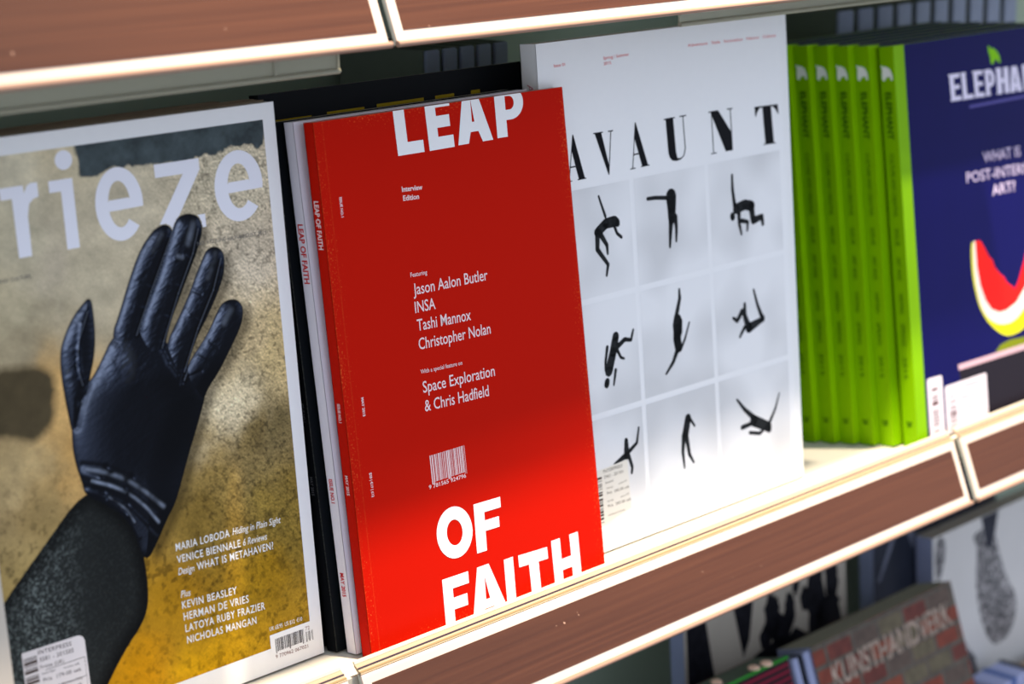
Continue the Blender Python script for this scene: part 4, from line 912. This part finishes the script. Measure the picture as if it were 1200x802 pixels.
# ------------------------------------------------------------------ grey-blue volumes in the rear row
gb_cov = mat('grey_blue_boards', (140, 150, 172), 0.5, 0.05, 60)
gb_dark = mat('slate_boards', (112, 120, 108), 0.5, 0.03)
def volume(label, x, w, h, grp):
    t = thing('book', label, 'book', (x, 0.912, -0.0014), 0, grp)
    box('spine', 0, w, 0, 0.003, 0, h, gb_cov, t, 0.0012)
    box('cover_board', -0.0004, 0.0012, 0.003, 0.08, 0, h, gb_dark, t); box('cover_board', w - 0.0012, w + 0.0004, 0.003, 0.08, 0, h, gb_dark, t)
    box('page_block', 0.0012, w - 0.0012, 0.003, 0.078, 0.002, h - 0.004, page_paper, t)
    return t
o5 = ['first', 'second', 'third', 'fourth', 'fifth', 'sixth', 'seventh', 'eighth', 'ninth', 'tenth']
v0 = None
for i in range(5):
    lab = 'grey-blue book end just showing above the black magazine, %s from the left in its row' % o5[i]
    if v0 is None: v0 = volume(lab, 0.8580, 0.0118, 0.3055, 'grey-blue books behind the red magazine'); o = v0
    else:
        o = v0.copy(); COL.objects.link(o); o.location.x = 0.8580 + 0.0149 * i; o['label'] = lab
        for ch in v0.children: c = ch.copy(); COL.objects.link(c); c.parent = o
v1 = None
for i in range(10):
    lab = 'wide grey-blue book end above the navy magazine, %s from the left in its row' % o5[i]
    if v1 is None: v1 = volume(lab, 1.2860, 0.0195, 0.2985, 'grey-blue books behind the navy magazine'); o = v1
    else:
        o = v1.copy(); COL.objects.link(o); o.location.x = 1.2860 + 0.0262 * i; o['label'] = lab
        for ch in v1.children: c = ch.copy(); COL.objects.link(c); c.parent = o

# ------------------------------------------------------------------ lower tier
ZL = -0.3714
slate = mat('blue_grey_spine', (150, 158, 190), 0.5, 0.04, 60)
grey_cov = mat('warm_grey_cover', (172, 164, 152), 0.45, 0.08, 14)
d1 = magazine('magazine', 'grey magazine with black cactus drawings on the lower tier', (1.1045, 0.9, ZL), 3, 0.206, 0.262, 0.0140, grey_cov, spine=slate)
ink_draw = mat('drawing_ink', (24, 24, 30), .5, .5, 120)
D = []
def blob(cx, cz, rx, rz, seed, n=26, j=.18):
    rn = random.Random(seed); return ([(cx + rx * (1 + rn.uniform(-j, j)) * math.cos(math.tau * i / n), cz + rz * (1 + rn.uniform(-j, j)) * math.sin(math.tau * i / n)) for i in range(n)], [])
D += [([(3, 262), (20, 262), (26, 225), (34, 180), (38, 150), (3, 150)], []), ([(50, 262), (86, 262), (84, 225), (78, 195), (70, 182), (62, 215)], [])]
D += [blob(107, 205, 10, 20, 1), blob(118, 190, 13, 14, 2), blob(130, 203, 7, 16, 3), blob(99, 190, 8, 10, 4), blob(139, 226, 5, 12, 5), blob(150, 208, 6, 10, 17), blob(165, 200, 12, 34, 6), blob(186, 214, 9, 20, 7), blob(180, 180, 20, 24, 8), blob(58, 236, 9, 7, 12), blob(120, 160, 50, 26, 10), blob(175, 150, 30, 24, 11)]
printed('printed_drawing', D, ink_draw, d1, 0.12)
d2 = magazine('magazine', 'dark magazine with a crossed pale streak between the cactus and tattooed-arm magazines', (1.3560, 0.9040, ZL), 3, 0.19, 0.262, 0.0150, mat('dark_blue_black_cover', (40, 44, 56), .4, .3, 20), spine=slate)
printed('printed_streak', [([(4, 190), (9, 190), (60, 262), (50, 262)], []), ([(28, 262), (40, 262), (62, 215), (58, 205)], [])], mat('dim_grey_ink', (96, 100, 116), .5, .2, 60), d2)
d3 = magazine('magazine', 'pale magazine with tattooed arms, standing behind the brick-patterned book', (1.4150, 0.885, ZL), 3, 0.23, 0.2185, 0.0170, mat('pale_grey_cover', (208, 206, 204), .4, .03, 20), spine=slate)
tat = bpy.data.materials.new('tattoo_ink'); nt, b = nodes_of(tat)
tc = nt.nodes.new('ShaderNodeTexCoord'); nz = nt.nodes.new('ShaderNodeTexNoise'); nz.inputs['Scale'].default_value = 150; nz.inputs['Detail'].default_value = 3; nz.inputs['Distortion'].default_value = 2.5
cr = nt.nodes.new('ShaderNodeValToRGB'); cr.color_ramp.elements[0].color = lin((30, 30, 38)) + (1,); cr.color_ramp.elements[1].color = lin((176, 172, 172)) + (1,); cr.color_ramp.elements[0].position = 0.47; cr.color_ramp.elements[1].position = 0.6
nt.links.new(tc.outputs['Object'], nz.inputs['Vector']); nt.links.new(nz.outputs['Fac'], cr.inputs[0]); nt.links.new(cr.outputs[0], b.inputs['Base Color'])
arm1 = smooth_poly([(60, 206), (70, 192), (66, 165), (70, 135), (84, 105), (100, 92), (128, 100), (135, 130), (118, 150), (104, 180), (98, 200), (85, 208)], 2)
arm2 = smooth_poly([(2, 168), (12, 172), (27, 142), (48, 112), (70, 88), (60, 60), (2, 60)], 1)
arm3 = smooth_poly([(3, 217), (18, 217), (20, 200), (12, 182), (4, 174)], 1)
printed('printed_arm', [(arm1, [])], tat, d3, 0.12); printed('printed_arm', [(arm2, []), (arm3, [])], tat, d3, 0.12)
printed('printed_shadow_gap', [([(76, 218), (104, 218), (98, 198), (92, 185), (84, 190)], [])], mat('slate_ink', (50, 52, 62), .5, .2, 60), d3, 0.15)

# brick-patterned book leaning on the lower tier
Wb, Hb, Tb = 0.1915, 0.2038, 0.033
brick = bpy.data.materials.new('printed_brickwork'); nt, b = nodes_of(brick); L = nt.links.new
tc = nt.nodes.new('ShaderNodeTexCoord'); sp = nt.nodes.new('ShaderNodeSeparateXYZ'); cb_ = nt.nodes.new('ShaderNodeCombineXYZ'); L(tc.outputs['Object'], sp.inputs[0]); L(sp.outputs['X'], cb_.inputs['X']); L(sp.outputs['Z'], cb_.inputs['Y'])
bt = nt.nodes.new('ShaderNodeTexBrick'); bt.inputs['Scale'].default_value = 1.0; bt.inputs['Brick Width'].default_value = 0.034; bt.inputs['Row Height'].default_value = 0.0155; bt.inputs['Mortar Size'].default_value = 0.0022; bt.inputs['Mortar Smooth'].default_value = 0.4
bt.inputs['Color1'].default_value = (0, 0, 0, 1); bt.inputs['Color2'].default_value = (1, 1, 1, 1); bt.inputs['Mortar'].default_value = (0.5, 0.5, 0.5, 1)
L(cb_.outputs[0], bt.inputs['Vector'])
cr = nt.nodes.new('ShaderNodeValToRGB'); e = cr.color_ramp.elements
e[0].color = lin((120, 52, 34)) + (1,); e[1].color = lin((118, 98, 58)) + (1,)
for p_, c_ in ((.25, (86, 70, 60)), (.45, (128, 60, 38)), (.62, (100, 44, 34)), (.8, (98, 88, 66))):
    q = e.new(p_); q.color = lin(c_) + (1,)
cr.color_ramp.interpolation = 'CONSTANT'
L(bt.outputs['Color'], cr.inputs[0])
mx = nt.nodes.new('ShaderNodeMix'); mx.data_type = 'RGBA'; L(bt.outputs['Fac'], mx.inputs['Factor']); L(cr.outputs[0], mx.inputs['A']); mx.inputs['B'].default_value = lin((84, 78, 68)) + (1,)
nz = nt.nodes.new('ShaderNodeTexNoise'); nz.inputs['Scale'].default_value = 110; nz.inputs['Detail'].default_value = 4; L(tc.outputs['Object'], nz.inputs['Vector'])
m2 = nt.nodes.new('ShaderNodeMix'); m2.data_type = 'RGBA'; m2.blend_type = 'OVERLAY'; m2.inputs['Factor'].default_value = 0.7; L(mx.outputs['Result'], m2.inputs['A']); L(nz.outputs['Fac'], m2.inputs['B'])
L(m2.outputs['Result'], b.inputs['Base Color']); b.inputs['Specular IOR Level'].default_value = 0.2; b.inputs['Roughness'].default_value = 0.5
grey_pages = mat('grey_page_block', (150, 150, 136), .8, .15, 400, stretch=(1, 20, 1))
bk = magazine('book', 'thick book with a brick-wall cover and pale capitals on the lower tier', (1.1800, 0.7880, ZL + .0107), 18, Wb, Hb, Tb, brick, spine=slate, pages=grey_pages, cat='book')
printed_text('title_lettering', [('KUNSTHANDVERK', (17, 167), (182, 171), (17.5, 185), 'h')], mat('washed_ink', (158, 140, 126), .5, .5, 160), bk, lift=0.15)
spine_board = box('spine_board', -0.0235, -0.0165, -0.0003, 0.012, 0, Hb - 0.002, slate, bk, 0.001)
box('spine_board', -0.0095, -0.0025, -0.0003, 0.012, 0, Hb - 0.001, slate, bk, 0.001)
box('spine_groove', -0.0165, -0.0095, 0.002, 0.012, 0, Hb - 0.002, mat('black_cloth', (16, 18, 22), .5), bk)
stripe = bpy.data.materials.new('magenta_striped_print'); nt, b = nodes_of(stripe)
tc = nt.nodes.new('ShaderNodeTexCoord'); wv = nt.nodes.new('ShaderNodeTexWave'); wv.bands_direction = 'Z'; wv.inputs['Scale'].default_value = 62; wv.inputs['Distortion'].default_value = .3
cr = nt.nodes.new('ShaderNodeValToRGB'); cr.color_ramp.elements[0].color = lin((18, 4, 14)) + (1,); cr.color_ramp.elements[1].color = lin((128, 8, 44)) + (1,); cr.color_ramp.elements[0].position = .3
nt.links.new(tc.outputs['Object'], wv.inputs[0]); nt.links.new(wv.outputs['Fac'], cr.inputs[0]); nt.links.new(cr.outputs[0], b.inputs['Base Color']); b.inputs['Specular IOR Level'].default_value = 0.1
mg = magazine('book', 'book with a dark magenta striped cover left of the brick-patterned book', (1.0000, 0.7880, ZL + .0107), 18, 0.1520, 0.2058, 0.033, stripe, pages=mat('teal_grey_pages', (104, 118, 106), .6, .15, 300, stretch=(1, 20, 1)), cat='book')
printed('pale_panel', [rect(70, 111, 91, 200)], mat('pale_blue_grey_ink', (190, 204, 204), .5), mg)
box('green_edge', 0.0, 0.152, -0.0008, 0.001, 0.2043, 0.2064, mat('green_film', (40, 130, 40), .2), mg)
for i, (x, y_) in enumerate([(0.083, 0.012), (0.117, 0.004), (0.128, 0.001)]):  # glossy peach glints on the book top, put in as small pale discs
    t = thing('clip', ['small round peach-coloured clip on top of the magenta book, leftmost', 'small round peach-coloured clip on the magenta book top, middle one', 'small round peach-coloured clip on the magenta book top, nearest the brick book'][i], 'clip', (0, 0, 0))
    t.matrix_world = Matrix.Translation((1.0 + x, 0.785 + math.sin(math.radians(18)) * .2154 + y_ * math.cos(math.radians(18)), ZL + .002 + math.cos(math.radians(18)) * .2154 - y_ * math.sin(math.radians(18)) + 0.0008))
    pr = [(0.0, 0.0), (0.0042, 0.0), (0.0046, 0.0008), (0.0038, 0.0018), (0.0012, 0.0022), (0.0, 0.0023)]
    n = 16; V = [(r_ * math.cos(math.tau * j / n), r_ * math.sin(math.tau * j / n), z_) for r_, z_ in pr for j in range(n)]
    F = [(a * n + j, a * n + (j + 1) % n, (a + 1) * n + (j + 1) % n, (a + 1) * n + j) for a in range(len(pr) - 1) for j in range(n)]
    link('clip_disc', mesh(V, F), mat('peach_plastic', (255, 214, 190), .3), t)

# flat things at the lower right
ft = thing('magazine', 'beige magazine lying flat beneath the small blue-banded box', 'magazine', (1.40, 0.775, ZL))
box('page_block', 0.001, 0.239, 0.001, 0.099, 0.001, 0.0745, page_paper, ft)
box('front_cover', 0, 0.24, 0, 0.10, 0.0745, 0.0755, mat('beige_cover', (176, 150, 126), .4, .08, 20), ft, 0.0003)
box('back_cover', 0, 0.24, 0, 0.10, 0, 0.001, MATS['beige_cover'], ft, 0.0003)

bx = thing('small_box', 'small pale blue box with a darker band, beside the brick-patterned book', 'box', (1.4460, 0.8445, ZL + 0.0765), 0)
box('box_body', 0, 0.052, 0, 0.030, 0, 0.0125, mat('pale_blue_card', (176, 184, 222), .5, .03), bx, 0.0008)
box('paper_band', 0.019, 0.027, -0.0004, 0.0304, -0.0002, 0.0129, mat('blue_band', (92, 116, 176), .5), bx)
box('end_label', 0.046, 0.0524, -0.0004, 0.0304, -0.0002, 0.0129, mat('dark_end_label', (58, 60, 72), .5, .3, 300), bx)
